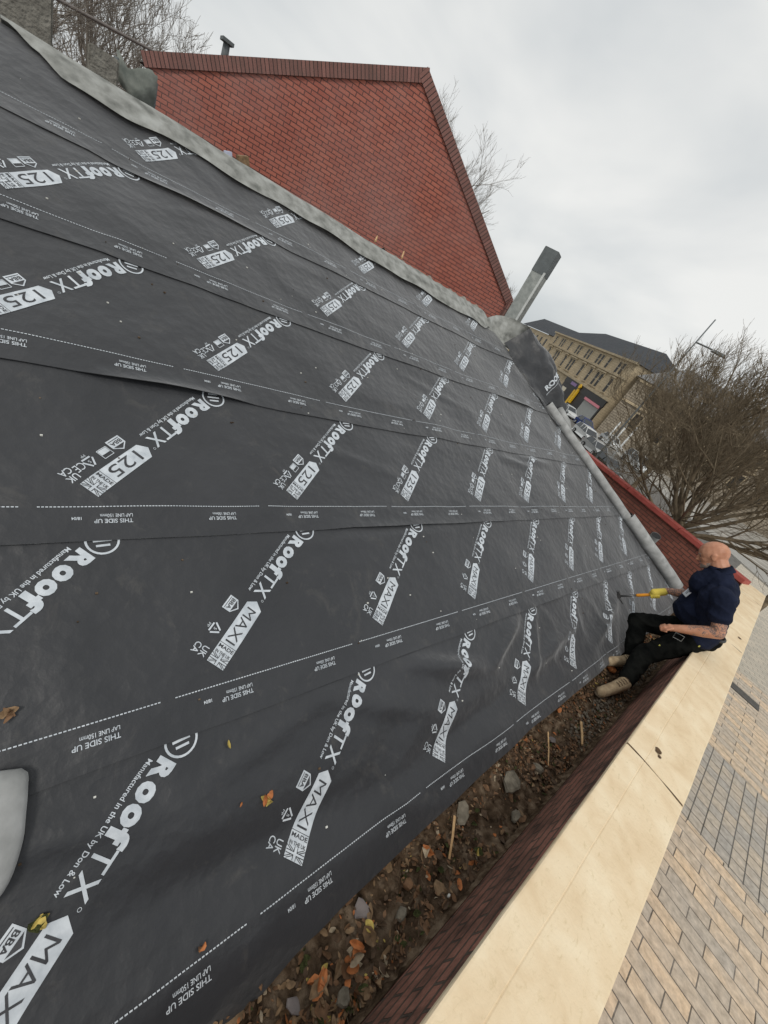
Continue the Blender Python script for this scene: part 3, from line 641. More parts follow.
# -------- roll end near the camera on the left
rt = thing('membrane_roll', 'grey rolled end of membrane lying at the left edge of the roof', 'membrane roll', tuple(P(-.1, .65)))
m = MB(); K = 22
A_, B_ = P(-.125, .80, .04), P(-.155, .44, .04)
for i in range(20):
    for k in range(K):
        def q(i, k):
            an = 2 * math.pi * k / K; s = i / 20; c = A_.lerp(B_, s); e = min(1, s * 7, (1 - s) * 2.2); rr = .125 * (.25 + .75 * math.sqrt(max(0, 1 - (1 - e) ** 2))) + .004 * noise.noise(Vector((s * 5, an, 2)))
            return c + NU * (math.cos(an) * rr * .42) + Vector((0, 1, 0)) * (math.sin(an) * rr)
        m.face([q(i, k), q(i + 1, k), q(i + 1, k + 1), q(i, k + 1)], sm=True)
for i in (0, 20):
    m.face([A_.lerp(B_, i / 20) + NU * (math.cos(2 * math.pi * k / K) * .03125 * .42) + Vector((0, 1, 0)) * (math.sin(2 * math.pi * k / K) * .03125) for k in range(K)])
m.build('felt_sheet', 'roll_felt', rt, merge=1e-5)

# ================================================================== gutter debris
def gz(x, y):
    return -.150 + .055 * noise.noise(Vector((x * 5, y * 2.2, 0))) + .035 * noise.noise(Vector((x * 16, y * 14, 3))) + .02 * noise.noise(Vector((x * 40, y * 40, 5))) + max(0, x - .38) * .25 + max(0, .12 - x) * .2 + .03 * noise.noise(Vector((x * 2, y * 1.3, 21)))
bm = bmesh.new(); nx, ny = 24, 420; rows = []
for j in range(ny + 1):
    y = -.6 + 9.4 * (j / ny) ** 1.3; rows.append([bm.verts.new((x, y, gz(x, y))) for x in [-.06 + (xin(y) + .012 + .06) * i / nx for i in range(nx + 1)]])
for j in range(ny):
    for i in range(nx): bm.faces.new((rows[j][i], rows[j][i + 1], rows[j + 1][i + 1], rows[j + 1][i]))
o = bm_obj('soil', bm, 'soil', smooth=True); tag(o, 'dark damp soil and rotted leaves filling the gutter', kind='stuff')
def leafmesh(m, c, size, mi, tilt=.6, curl=.35):
    yaw = random.uniform(0, 6.28); q = Matrix.Rotation(yaw, 3, 'Z') @ Matrix.Rotation(random.uniform(-tilt, tilt), 3, 'X') @ Matrix.Rotation(random.uniform(-tilt, tilt), 3, 'Y')
    n = 5; asp = random.uniform(.35, .75); cv = random.uniform(-curl, curl) ; cu = random.uniform(.1, curl) * random.choice((1, -1))
    L = []; Rr = []; M_ = []
    for k in range(n + 1):
        t = k / n; wd = math.sin(math.pi * (t * .92 + .04)) ** .8 * asp * size * .5 * random.uniform(.8, 1.15); x = (t - .5) * size; z = cu * size * (t - .5) ** 2 * 4 * .4
        M_.append(c + q @ Vector((x, 0, z))); L.append(c + q @ Vector((x, wd, z + cv * wd))); Rr.append(c + q @ Vector((x, -wd, z + cv * wd)))
    for k in range(n):
        m.face([M_[k], M_[k + 1], L[k + 1], L[k]], mi); m.face([Rr[k], Rr[k + 1], M_[k + 1], M_[k]], mi)
m = MB(); mt = ['leaf_dark', 'leaf_brown', 'leaf_tan', 'leaf_orange', 'leaf_pale', 'moss', 'leaf_yellow']
wts = [30, 22, 9, 2.2, 1.8, 4, .5]
for k in range(17000):
    y = .35 + 7.5 * random.random() ** 1.55; x = .06 + (xin(y) - .08) * random.random() * 1.0
    x = min(x, xin(y) - .02)
    dens = noise.noise(Vector((x * 3, y * 1.6, 7)))
    if dens < -.02 and random.random() < .82: continue
    if 1.25 < y < 1.75 and random.random() < .6: continue
    near = y < 1.12 and random.random() < .5
    mi = random.choices(range(7), (8, 14, 22, 10, 10, 6, 2) if near else wts)[0]; s = (1.5 if near else 1) * random.choice((.012, .016, .02, .025, .032, .045)) * random.uniform(.7, 1.2) * (1.0 if mi != 6 else .8)
    leafmesh(m, Vector((x, y, gz(x, y) + random.uniform(.0, .022))), s, mi, 1.0 if random.random() < .4 else .4)
o = m.build('fallen_leaves', mt); tag(o, 'brown and orange leaf litter scattered in the gutter', kind='stuff')
# gravel under the boots
m = MB()
for k in range(900):
    y = 3.2 + 3.2 * random.random(); x = xin(y) - .03 - .17 * random.random() ** 1.2; r = random.uniform(.006, .017)
    b = blob((x, y, gz(x, y) + r * .5), r, k, .4, 1, (1, 1.2, .7))
    for f in b.faces: m.face([v.co.copy() for v in f.verts], 0 if k % 3 else 1, sm=False)
    b.free()
o = m.build('gravel', ['gravel_brown', 'grey_stone']); tag(o, 'small grey stones washed along the gutter under the worker', kind='stuff')
# single finds
def chunk(name, label, cat, x, y, size, mat, seed, amp=.4, rot=0, z=None, tilt=0, th=None):
    bm = bmesh.new(); n = 7; rnd = random.Random(seed); pts = []
    for k in range(n):
        a = 2 * math.pi * k / n + rnd.uniform(-.2, .2); pts.append((math.cos(a) * size[0] / 2 * rnd.uniform(.75, 1.15), math.sin(a) * size[1] / 2 * rnd.uniform(.75, 1.15)))
    rt = Matrix.Rotation(rot, 3, 'Z') @ Matrix.Rotation(tilt, 3, 'X'); c = Vector((x, y, (gz(x, y) if z is None else z) + size[2] * .5 + .012))
    lv = []
    for (zz, k) in ((-.5, .8), (-.2, 1), (.25, .97), (.5, .75)):
        lv.append([bm.verts.new(c + rt @ Vector((p[0] * k + rnd.uniform(-1, 1) * size[0] * .04, p[1] * k, zz * size[2] * rnd.uniform(.85, 1.1)))) for p in pts])
    for a, b in zip(lv, lv[1:]):
        for k in range(n): bm.faces.new((a[k], a[(k + 1) % n], b[(k + 1) % n], b[k]))
    bm.faces.new(lv[0][::-1]); bm.faces.new(lv[-1])
    bmesh.ops.recalc_face_normals(bm, faces=bm.faces)
    return tag(bm_obj(name, bm, mat), label, cat)
chunk('slate_fragment', 'purple grey slate fragment lying by the membrane edge', 'slate', .215, 1.08, (.085, .075, .012), 'slate_piece', 1, rot=.4, tilt=.35)
chunk('stone', 'large grey stone slab near the middle of the gutter', 'stone', .25, 2.32, (.12, .22, .03), 'grey_stone', 2, rot=.25, tilt=-.15)
chunk('slate_fragment', 'pale broken slate lying beside the wooden peg', 'slate', .20, 1.86, (.08, .14, .012), 'grey_stone', 3, rot=.7, tilt=.3)
chunk('stone', 'round lump of old mortar at the near end of the gutter', 'stone', .385, .88, (.065, .06, .03), 'grey_stone', 4)
chunk('stone', 'dull brown stone chip beside the orange leaf', 'stone', .37, 1.50, (.07, .06, .015), 'leaf_tan', 5, tilt=.3)
chunk('pebble', 'single white pebble at the foot of the parapet', 'pebble', .415, 1.52, (.018, .02, .014), 'white_pebble', 6)
for k, (lb, x, y, sz, mt_) in enumerate((('brown rubble lump just beyond the round mortar lump', .33, 1.24, (.05, .06, .03), 'grey_stone'), ('thin slate piece leaning on the membrane edge nearest the camera', .30, .72, (.07, .06, .01), 'slate_piece'),
        ('dark brick rubble between the slate fragment and the wooden peg', .27, 1.36, (.06, .05, .035), 'leaf_brown'), ('pale mortar lump beyond the large grey stone slab', .30, 2.62, (.06, .09, .04), 'grey_stone'), ('narrow slate sliver between the two wooden sticks', .24, 3.02, (.05, .14, .01), 'slate_piece'), ('rough stone against the wall foot beside the large slab', .39, 2.20, (.05, .09, .035), 'grey_stone'))):
    chunk('stone_fragment', lb, 'stone', x, y, sz, mt_, 30 + k, rot=k * .7, tilt=.2 * (-1) ** k)
for nm, lb, a, b, r in (('wooden_peg', 'pale wooden peg standing out of the dark soil', (.185, 1.76, -.09), (.31, 1.61, -.115), .008), ('wooden_stick', 'short pale wooden stick lying in the far leaves', (.28, 3.42, -.10), (.39, 3.22, -.10), .011), ('wooden_stick', 'thin bleached twig crossing the brown leaves', (.18, 2.95, -.09), (.33, 2.72, -.10), .006)):
    m = MB(); m.tube([a, tuple((x + y) / 2 + .002 for x, y in zip(a, b)), b], [r, r * .9, r * .8], 6, sm=False); tag(m.build(nm, 'pale_wood'), lb, 'stick')
chunk('brick_fragment', 'orange brick fragment between the worker boots', 'brick fragment', .13, 4.62, (.09, .14, .05), 'far_wall_brick' if False else 'leaf_orange', 8, rot=.5)
def single_leaf(label, pos, size, mat, seed, nrm=None, n=3):
    random.seed(seed); m = MB()
    for k in range(n): leafmesh(m, Vector(pos) + Vector((random.uniform(-1, 1), random.uniform(-1, 1), 0)) * size * .25, size, k % 2, .7, .9)
    tag(m.build('fallen_leaf', mat), label, 'leaf', 'single leaves'); random.seed(seed + 5)
def onr(u, v): return P(u, v, hs(u, v, max(0, int((v + LAP) / PITCH))) + .012)
single_leaf('curled brown leaf at the left edge of the membrane', onr(-.06, .955), .045, ['leaf_tan', 'leaf_brown'], 1, n=4)
single_leaf('small yellow leaf just under the second dotted line', onr(.60, .615), .034, ['leaf_yellow', 'leaf_tan'], 2, n=1)
single_leaf('tiny orange leaf left of the curled orange leaf', onr(.63, .375), .022, ['leaf_orange', 'leaf_tan'], 3, n=1)
single_leaf('curled orange and yellow leaf beside the MAXI print', onr(.74, .34), .042, ['leaf_orange', 'leaf_yellow'], 4, n=4)
single_leaf('small orange leaf near the lowest dotted line', onr(.43, .03), .026, ['leaf_orange', 'leaf_brown'], 5, n=2)
single_leaf('yellow green leaf on the X of the nearest lettering', onr(.01, .345), .045, ['leaf_yellow', 'moss'], 6, n=4)
single_leaf('bright orange leaf heap at the near gutter end', (.29, .80, -.08), .07, ['leaf_orange', 'leaf_tan'], 7, n=6)
single_leaf('pale orange crumpled leaves below the slate fragment', (.30, .97, -.075), .065, ['leaf_orange', 'leaf_pale'], 8, n=5)
single_leaf('orange leaf on the soil beside the wooden peg', (.225, 1.50, -.08), .06, ['leaf_orange', 'leaf_pale'], 9, n=3)
single_leaf('olive leaf at the foot of the parapet', (.37, 1.78, -.08), .05, ['moss', 'leaf_yellow'], 10, n=2)
# small grit on the membrane
random.seed(3); m = MB()
for k in range(170):
    u = random.uniform(-.2, 6.5); v = random.uniform(0, 4.5)
    if u > ulim(v) - .2: continue
    c = P(u, v, hs(u, v, max(0, int((v + LAP) / PITCH))) + .002); r = random.uniform(.0015, .0045)
    m.box(c, (r * 2, r * 2.5, r * 1.5), mi=random.choice((0, 0, 1)))
tag(m.build('grit', ['white_pebble', 'soil']), 'specks of grit scattered over the membrane', kind='stuff')

# ================================================================== gable house
gh = thing('brick_house', 'red brick gable wall with brick-on-edge verge behind the ridge', 'house', (-7.5, 9.4, GZ))
GW = Vector((math.sin(R(27)), math.cos(R(27)), 0)); GN = Vector((GW.y, -GW.x, 0)); GO = Vector((-7.508, 9.431, 0))
def GP(s, z, o=0): return GO + GW * s + GN * o + Vector((0, 0, z))
gp = [(-.05, GZ), (-.05, 2.72), (-.22, 2.78), (-4.08, 5.12), (-8.70, 2.90), (-8.70, GZ)]
m = MB(); m.face([GP(s, z) for s, z in gp], 0, [(s, z) for s, z in gp])
m.face([GP(-.05, GZ), GP(-.05, GZ, -7), GP(-.05, 2.72, -7), GP(-.05, 2.72)], 0, [(0, GZ), (7, GZ), (7, 2.72), (0, 2.72)])
m.face([GP(-8.7, GZ), GP(-8.7, GZ, -7), GP(-8.7, 2.9, -7), GP(-8.7, 2.9)], 0, [(0, GZ), (7, GZ), (7, 2.9), (0, 2.9)])
m.build('wall', 'gable_brick', gh)
def verge(a, b, name='verge_coping'):
    o_ = .035 if a[0] < -5 else .039
    a = Vector(a); b = Vector(b); d = b - a; L = d.length; d.normalize(); n2 = Vector((-d.y, d.x)) 
    if n2.y < 0: n2 = -n2
    m = MB(); q = [a - n2 * .07, b - n2 * .07, b + n2 * .135, a + n2 * .135]; uv = [(0, .06), (L, .06), (L, .265), (0, .265)]
    m.face([GP(p.x, p.y, o_) for p in q], 0, uv); m.face([GP(q[3].x, q[3].y, .035), GP(q[2].x, q[2].y, .035), GP(q[2].x, q[2].y, -.25), GP(q[3].x, q[3].y, -.25)], 0, [(0, .02), (L, .02), (L, .28), (0, .28)])
    m.face([GP(q[0].x, q[0].y, .035), GP(q[1].x, q[1].y, .035), GP(q[1].x, q[1].y, -.0), GP(q[0].x, q[0].y, -.0)], 0, [(0, .02), (L, .02), (L, .05), (0, .05)])
    m.build(name, 'verge_brick', gh)
verge((-8.78, 2.88), (-3.99, 5.18)); verge((-4.16, 5.18), (-.06, 2.70))
m = MB(); m.box(GP(-.02, 2.55, -.03), (.16, .30, .42), (GW, GN, Vector((0, 0, 1)))); m.box(GP(.02, 2.74, -.03), (.14, .32, .10), (GW, GN, Vector((0, 0, 1)))); m.build('kneeler', 'verge_brick', gh)
m = MB(); m.box(GP(-.035, .2, .012), (.10, .03, 4.9), (GW, GN, Vector((0, 0, 1)))); m.build('corner_trim', 'lead', gh)
m = MB(); m.face([GP(-8.9, 2.85, -.1), GP(-4.08, 5.13, -.1), GP(-4.08, 5.13, -7), GP(-8.9, 2.85, -7)]); m.face([GP(.1, 2.6, -.1), GP(-4.08, 5.13, -.1), GP(-4.08, 5.13, -7), GP(.1, 2.6, -7)])
m.build('roof', 'slate_roof', gh)
m = MB(); c = GP(-7.55, 3.66, -.1); m.tube([c - Vector((0, 0, .2)), c + Vector((0, 0, .16))], [.07, .06], 8); m.box(c + Vector((0, 0, .18)), (.2, .2, .05)); m.build('roof_vent', 'dark_steel', gh)
# lean-to ridge/rubble seen between the fold and the gable foot
m = MB()
for k in range(60):
    u0, u1 = 3.2 + k * .035, 3.2 + (k + 1) * .035
    def q(u, j): return Vector((-4.52 - .13 * j - .05 * noise.noise(Vector((u * 5, j, 0))), u, 2.17 + .05 * math.sin(j * 1.3) * (1 + noise.noise(Vector((u * 9, j * 2, 3)))) - .02 * j))
    for j in range(4): m.face([q(u0, j), q(u1, j), q(u1, j + 1), q(u0, j + 1)])
tag(m.build('ridge_mortar', ['harling']), 'crumbling mossy mortar along the ridge behind the grey fold', 'mortar')
# timber offcuts behind the ridge
for nm, lb, c, sz, mt_, rz in (('timber_offcut', 'weathered square timber offcut poking up behind the ridge', (-4.60, 1.46, 2.17), (.06, .10, .16), 'leaf_tan', .4), ('paper_scrap', 'white and blue scrap beside the timber offcut', (-4.58, 1.31, 2.19), (.02, .07, .05), 'blue_white', .3)):
    m = MB(); q = Matrix.Rotation(rz, 3, 'X'); m.box(c, sz, (q @ Vector((1, 0, 0)), q @ Vector((0, 1, 0)), q @ Vector((0, 0, 1)))); tag(m.build(nm, mt_, merge=1e-4, bevel=.004), lb, 'offcut' if 'timber' in nm else 'scrap')
for k, (a, b, lb) in enumerate((((-4.60, 3.02, 2.22), (-4.75, 3.12, 2.28), 'pale split batten end behind the ridge, left of the pair'), ((-4.58, 3.45, 2.22), (-4.82, 3.62, 2.30), 'longer pale batten end behind the ridge, right of the pair'))):
    m = MB(); m.tube([a, b], [.012, .008], 5, sm=False); tag(m.build('timber_batten', 'pale_wood'), lb, 'batten')

# square post
po = thing('square_flue', 'tall square galvanised flue with a dark cap standing at the ridge end', 'flue', (-4.62, 6.1, 1.9))
ax = (Vector((.94, .34, 0)), Vector((-.34, .94, 0)), Vector((0, 0, 1)))
m = MB(); m.box((-4.62, 6.1, 2.42), (.235, .235, 1.3), ax); m.build('shaft', 'galvanised', po, merge=1e-4, bevel=.008)
m = MB(); m.box(Vector((-4.62, 6.1, 2.42)) + ax[0] * .10 - ax[1] * .123, (.035, .012, 1.29), ax); m.build('pale_edge_strip', 'pale_trim', po)
m = MB(); m.box((-4.62, 6.1, 3.20), (.245, .245, .36), ax); m.build('cap', 'dark_steel', po, merge=1e-4, bevel=.006)
m = MB(); m.box((-4.62, 6.1, .0), (.5, .5, 3.6), ax); m.build('base_plate', 'lead', po)

# things far behind the ridge at the left
for lb, c, sz in (('harled grey pillar at the extreme top left corner', (-9.1, -.15, .4), (.5, .86, 5.4)), ('harled grey pillar among the branches beside the gable', (-9.0, .80, .1), (.4, .34, 4.9))):
    m = MB(); m.box(c, sz, taper=.98); p_ = thing('stone_pillar', lb, 'pillar', (c[0], c[1], GZ)); m.build('shaft', 'harling', p_, merge=1e-4, bevel=.02)
    m = MB(); m.box((c[0], c[1], GZ + .5), (sz[0] + .2, sz[1] + .2, 1.6)); m.build('foot', 'harling', p_)
rows = [[(-9.3 + .05 * math.sin(j * 2), 1.02 + .115 * j, 2.42 + .0 - .13 * i + .04 * math.sin(j * 1.7 + i)) for j in range(5)] for i in range(4)]
ws = thing('weathered_sheet', 'crumpled grey green metal sheet against the left end of the gable', 'metal sheet', (-9.3, 1.2, GZ))
sheet([[Vector(p) for p in r] for r in [[(-9.35, .98, 2.70), (-9.3, 1.12, 2.56), (-9.25, 1.3, 2.66), (-9.3, 1.48, 2.66)], [(-9.3, .98, 2.5), (-9.2, 1.12, 2.42), (-9.15, 1.3, 2.42), (-9.2, 1.48, 2.42)], [(-9.3, 1.0, 2.36), (-9.2, 1.15, 2.25), (-9.2, 1.3, 2.18), (-9.3, 1.48, 2.1)]]], 'weathered_sheet', ws, 'sheet', 4, wob=.05)
m = MB(); m.tube([(-9.3, .98, GZ), (-9.3, .98, 2.6)], [.03, .03], 6); m.tube([(-9.3, 1.48, GZ), (-9.3, 1.48, 2.6)], [.03, .03], 6); m.build('post', 'dark_steel', ws)
m = MB(); cb = [(-11.95, -2.5 + 7.6 * t, 2.75 + .55 * t - .25 * math.sin(math.pi * t)) for t in [k / 12 for k in range(13)]]
m.tube([(-12.6, .2 + 2.2 * t, 2.98 + .28 * t) for t in [k / 10 - .5 for k in range(21)]], .028, 6); tag(m.build('overhead_cable', 'cable'), 'overhead cable crossing the branches at the top left', 'cable')

# ================================================================== trees
def tree(name, label, base, fork_z, limbs, seed, mat, crown_h, r0, depth=3, spread=1.0, nbr=(7, 6, 5), up=.35, lean=(0, 0), rtwig=.006, group=None, flen=.5):
    rnd = random.Random(seed); base = Vector(base); root = thing(name, label, 'tree', tuple(base), group)
    fork = Vector((base.x + lean[0], base.y + lean[1], fork_z)); tm = MB()
    tm.tube([base, base.lerp(fork, .35) + Vector((.05, -.04, 0)), base.lerp(fork, .7) + Vector((-.03, .05, 0)), fork], [r0 * 1.35, r0 * 1.05, r0 * .95, r0 * .9], 10)
    tm.build('trunk', mat, root); cm = MB()
    def branch(p, d, L, r, lv):
        n = 5 if lv < 2 else 4; pts = [p]; dd = d.copy(); rr = [r]
        for k in range(n):
            dd = (dd + Vector((rnd.uniform(-1, 1), rnd.uniform(-1, 1), rnd.uniform(-.6, 1))) * (.20 if lv < 2 else .28) + Vector((0, 0, up * .32))).normalized()
            pts.append(pts[-1] + dd * L / n); rr.append(max(rtwig * .6, r * (1 - .72 * (k + 1) / n)))
        cm.tube(pts, rr, 6 if lv == 0 else (5 if lv == 1 else 3), cap=False)
        if lv >= depth: return
        for k in range(nbr[lv]):
            t = rnd.uniform(.22, 1) * n; i = min(int(t), n - 1); q = pts[i].lerp(pts[i + 1], t - i); tg = (pts[i + 1] - pts[i]).normalized()
            o = tg.orthogonal().normalized(); o.rotate(Matrix.Rotation(rnd.uniform(0, 6.28), 3, tg)); a = rnd.uniform(.35, .95)
            nd = (tg * math.cos(a) + o * math.sin(a) + Vector((0, 0, up))).normalized()
            branch(q, nd, L * rnd.uniform(.38, .68) * (1.08 - t / n * .35), max(rtwig, rr[i] * rnd.uniform(.42, .62)), lv + 1)
    for k in range(limbs):
        a = 2 * math.pi * k / limbs + rnd.uniform(-.3, .3); el = rnd.uniform(.25, 1.2); d = Vector((math.cos(a) * math.cos(el) * spread, math.sin(a) * math.cos(el) * spread, math.sin(el))).normalized()
        branch(fork - Vector((0, 0, rnd.uniform(0, .4))), d, crown_h * rnd.uniform(.75, 1.05), r0 * rnd.uniform(.42, .62), 0)
    cm.build('crown', mat, root); return root
tree('bare_tree', 'large leafless many-stemmed tree just beyond the red end wall', (-1.35, 12.9, GZ), .25, 17, 14, 'bark', 4.1, .12, 3, 1.35, (11, 9, 8), .10, (.05, 0), .0045)
tree('bare_tree', 'second leafless tree further back at the right edge of the photo', (1.6, 19.5, GZ), 1.2, 10, 5, 'bark', 5.2, .13, 3, 1.1, (9, 8, 5), .18, (0, 0), .008)
tree('bare_tree', 'leafless tree between the big tree and the street', (-5.6, 25.0, GZ), .2, 11, 9, 'bark', 5.4, .13, 3, 1.1, (9, 8, 5), .18, (0, 0), .009)
tree('bare_tree', 'gnarled leafless tree behind the ridge at the top left corner', (-13.6, .1, GZ), .8, 10, 21, 'bark_hazed', 3.6, .11, 3, 1.3, (10, 9, 7), .02, (0, 0), .0055)
tree('bare_tree', 'fine leafless tree rising beside the left end of the gable', (-17.5, 1.0, GZ), 1.2, 10, 33, 'bark_hazed', 3.8, .10, 3, .85, (10, 10, 7), .12, (0, 0), .005)
tree('bare_tree', 'small leafless tree showing over the right slope of the gable', (-14.0, 10.6, GZ), 3.7, 9, 41, 'bark_hazed', 2.8, .07, 3, .8, (7, 6, 5), .2, (0, 0), .004)
tree('bare_tree', 'thin leafless tree showing between the gable and the square flue', (-16.8, 19.8, GZ), 1.0, 6, 45, 'bark_hazed', 3.0, .07, 3, .7, (6, 6, 4), .3, (0, 0), .005)

# ================================================================== tenement across the street
K = 1.75; TO = Vector((-27.1, 68.3, 0))
te = thing('tenement', 'three storey sandstone tenement with slate roof and shops across the street', 'building', (-27.1, 68.3, GZ))
def TP(s, z, o=0): return TO + FD * s + FN * o + Vector((0, 0, z))
TAX = (FD, FN, Vector((0, 0, 1)))
EZ, BAY = 7.2, 39.5
def fbox(mb, s0, s1, z0, z1, o0, o1, mi=0): mb.box(TP((s0 + s1) / 2, (z0 + z1) / 2, (o0 + o1) / 2), (abs(s1 - s0), abs(o1 - o0), abs(z1 - z0)), TAX, mi)
m = MB(); fbox(m, 0, BAY, GZ, EZ, -11, 0); fbox(m, BAY, BAY + 34, GZ, EZ - .9, -11, -1.2); m.build('wall', 'sandstone', te)
m = MB()
a0, a1, b0, b1 = TP(-.3, EZ + .1, .35), TP(BAY, EZ + .1, .35), TP(-.3, EZ + .1, -11.3), TP(BAY, EZ + .1, -11.3); r0, r1 = TP(5.0, EZ + 3.6, -5.5), TP(BAY - 11, EZ + 3.9, -5.5)
for f in ((a0, a1, r1, r0), (b1, b0, r0, r1), (b0, a0, r0), (a1, b1, r1)):
    m.face(list(f), 0, [((p - TO).dot(FD), p.z * 1.6) for p in f])
c0, c1, d0, d1 = TP(BAY + .05, EZ - .8, -.9), TP(BAY + 34, EZ - .8, -.9), TP(BAY + .05, EZ - .8, -11.3), TP(BAY + 34, EZ - .8, -11.3); s0, s1 = TP(BAY - 4, EZ + 2.5, -6), TP(BAY + 34, EZ + 3.2, -6)
for f in ((c0, c1, s1, s0), (d1, d0, s0, s1)): m.face(list(f), 0, [((p - TO).dot(FD), p.z * 1.6) for p in f])
m.build('roof', 'slate_roof', te)
for z0, z1, o in ((EZ - .1, EZ + .2, .40), (4.55, 4.85, .28), (.85, 1.25, .35)):
    m = MB(); fbox(m, -.2, BAY + .05, z0, z1, -.1, o); m.build('cornice', 'stone_trim', te)
def window(s, z0, z1, wd, hood=False):
    m = MB(); t = .16
    fbox(m, s - wd / 2 - t, s - wd / 2, z0 - .1, z1 + .2, 0, .10); fbox(m, s + wd / 2, s + wd / 2 + t, z0 - .1, z1 + .2, 0, .10); fbox(m, s - wd / 2, s + wd / 2, z1, z1 + .2, 0, .10); fbox(m, s - wd / 2 - .25, s + wd / 2 + .25, z0 - .22, z0 - .02, 0, .18)
    if hood: fbox(m, s - wd / 2 - .4, s + wd / 2 + .4, z1 + .24, z1 + .46, 0, .34); fbox(m, s - wd / 2 - .32, s - wd / 2 - .14, z1 - .3, z1 + .24, .0, .2); fbox(m, s + wd / 2 + .14, s + wd / 2 + .32, z1 - .3, z1 + .24, .0, .2)
    w_ = m.build('window', 'stone_trim', te); LOCS[w_.name] = LOCS[te.name]
    g_ = MB(); fbox(g_, s - wd / 2, s + wd / 2, z0, z1, .0, .03); g_.build('pane', 'window_glass', w_)
    f_ = MB(); fbox(f_, s - wd / 2, s + wd / 2, (z0 + z1) / 2 - .04, (z0 + z1) / 2 + .04, .03, .06); fbox(f_, s - wd / 2, s - wd / 2 + .07, z0, z1, .03, .055); fbox(f_, s + wd / 2 - .07, s + wd / 2, z0, z1, .03, .055); f_.build('frame', 'window_frame', w_)
for s in (3.0, 4.4, 8.2, 11.0, 12.4, 16.3, 17.7, 21.5, 22.9, 27.2, 31.4, 32.8, 36.8): window(s, 4.95, 6.65, .95)
for s in (3.3, 7.0, 8.6, 11.6, 15.6, 20.5, 22.0, 25.4, 30.0, 31.5, 36.4): window(s, 1.75, 3.95, 1.05, True)
for k in range(7):
    for z0, z1 in ((3.6, 5.3), (.6, 2.4)):
        m = MB(); s = BAY + 2.5 + k * 4.2
        m.box(TP(s, (z0 + z1) / 2, -1.16), (1.1, .08, z1 - z0), TAX); m.build('pane', 'window_glass', te)
for a_ in ((-.05, 9.9, -.30), (10.1, 18.5, -.1)):
    m = MB(); fbox(m, a_[0], a_[1], a_[2], .82, 0, .22); m.build('shop_fascia', 'black_fascia', te)
for a_ in ((.2, .65, -.3, .18), (6.7, 9.9, -.3, .10), (10.1, 18.5, -.1, .10)):
    m = MB(); fbox(m, a_[0], a_[1], GZ, a_[2], 0, a_[3]); m.build('shop_front', 'black_fascia', te)
m = MB()
for k in range(16): fbox(m, .75, 6.6, -.78 - (k + 1) * .175, -.79 - k * .175, .06, .12)
m.build('roller_shutter', 'shutter', te)
m = MB(); fbox(m, .7, 6.65, -.74, -.32, .05, .32); m.build('pink_awning_box', 'pink_strip', te)
m = MB(); fbox(m, 10.3, 10.9, -2.7, .05, .10, .45); m.tube([TP(10.6, .55, .5), TP(10.6, .55, .2)], .42, 16); fbox(m, 11.6, 12.3, -3.2, -.4, .12, .2); m.build('yellow_shop_sign', 'yellow_sign', te)
m = MB(); fbox(m, 12.4, 15.0, .0, .55, .24, .30); m.build('purple_shop_sign', 'purple_sign', te)
m = MB(); fbox(m, 15.6, 17.6, -3, -1, .12, .18); m.build('window_poster', 'cream_sign', te)
# building to the right of the corner
hl = thing('stone_hall', 'darker rough stone hall with a grey roof behind the bare trees', 'building', (-10, 72, GZ))
HD = Vector((.93, .367, 0)).normalized(); HN = Vector((HD.y, -HD.x, 0)); HO = TO + Vector((1.0, -1.5, 0)); HAX = (HD, HN, Vector((0, 0, 1)))
def HP(s, z, o=0): return HO + HD * s + HN * o + Vector((0, 0, z))
m = MB(); m.box(HP(24, (GZ + 5.9) / 2, -6), (46, 12, 5.9 - GZ), HAX)
m.build('wall', 'dark_sandstone', hl)
m = MB(); q = [HP(.5, 5.8, .4), HP(48, 5.8, .4), HP(47, 10.2, -7), HP(6, 10.2, -7)]; m.face(q, 0, [((p - HO).dot(HD), p.z * 1.7) for p in q]); q = [HP(.5, 5.8, -12.4), HP(48, 5.8, -12.4), HP(47, 10.2, -7), HP(6, 10.2, -7)]; m.face(q, 0, [((p - HO).dot(HD), p.z * 1.7) for p in q]); q = [HP(.5, 5.8, .4), HP(6, 10.2, -7), HP(.5, 5.8, -12.4)]; m.face(q, 0, [(0, 0), (5, 5), (9, 0)])
m.build('roof', 'grey_roof_hazed', hl)
for k in range(11):
    for z0, z1 in ((2.9, 4.8), (-.6, 1.5)):
        m = MB(); s = 4.6 + k * 3.9; m.box(HP(s, (z0 + z1) / 2, .05), (1.5, .14, z1 - z0 + .4), HAX); w_ = m.build('window', 'sandstone', hl); LOCS[w_.name] = LOCS[hl.name]
        m = MB(); m.box(HP(s, (z0 + z1) / 2, .14), (1.1, .08, z1 - z0), HAX); m.build('pane', 'window_glass', w_)
for z0 in (2.3, 5.5):
    m = MB(); m.box(HP(24, z0, .12), (46, .26, .3), HAX); m.build('cornice', 'sandstone', hl)

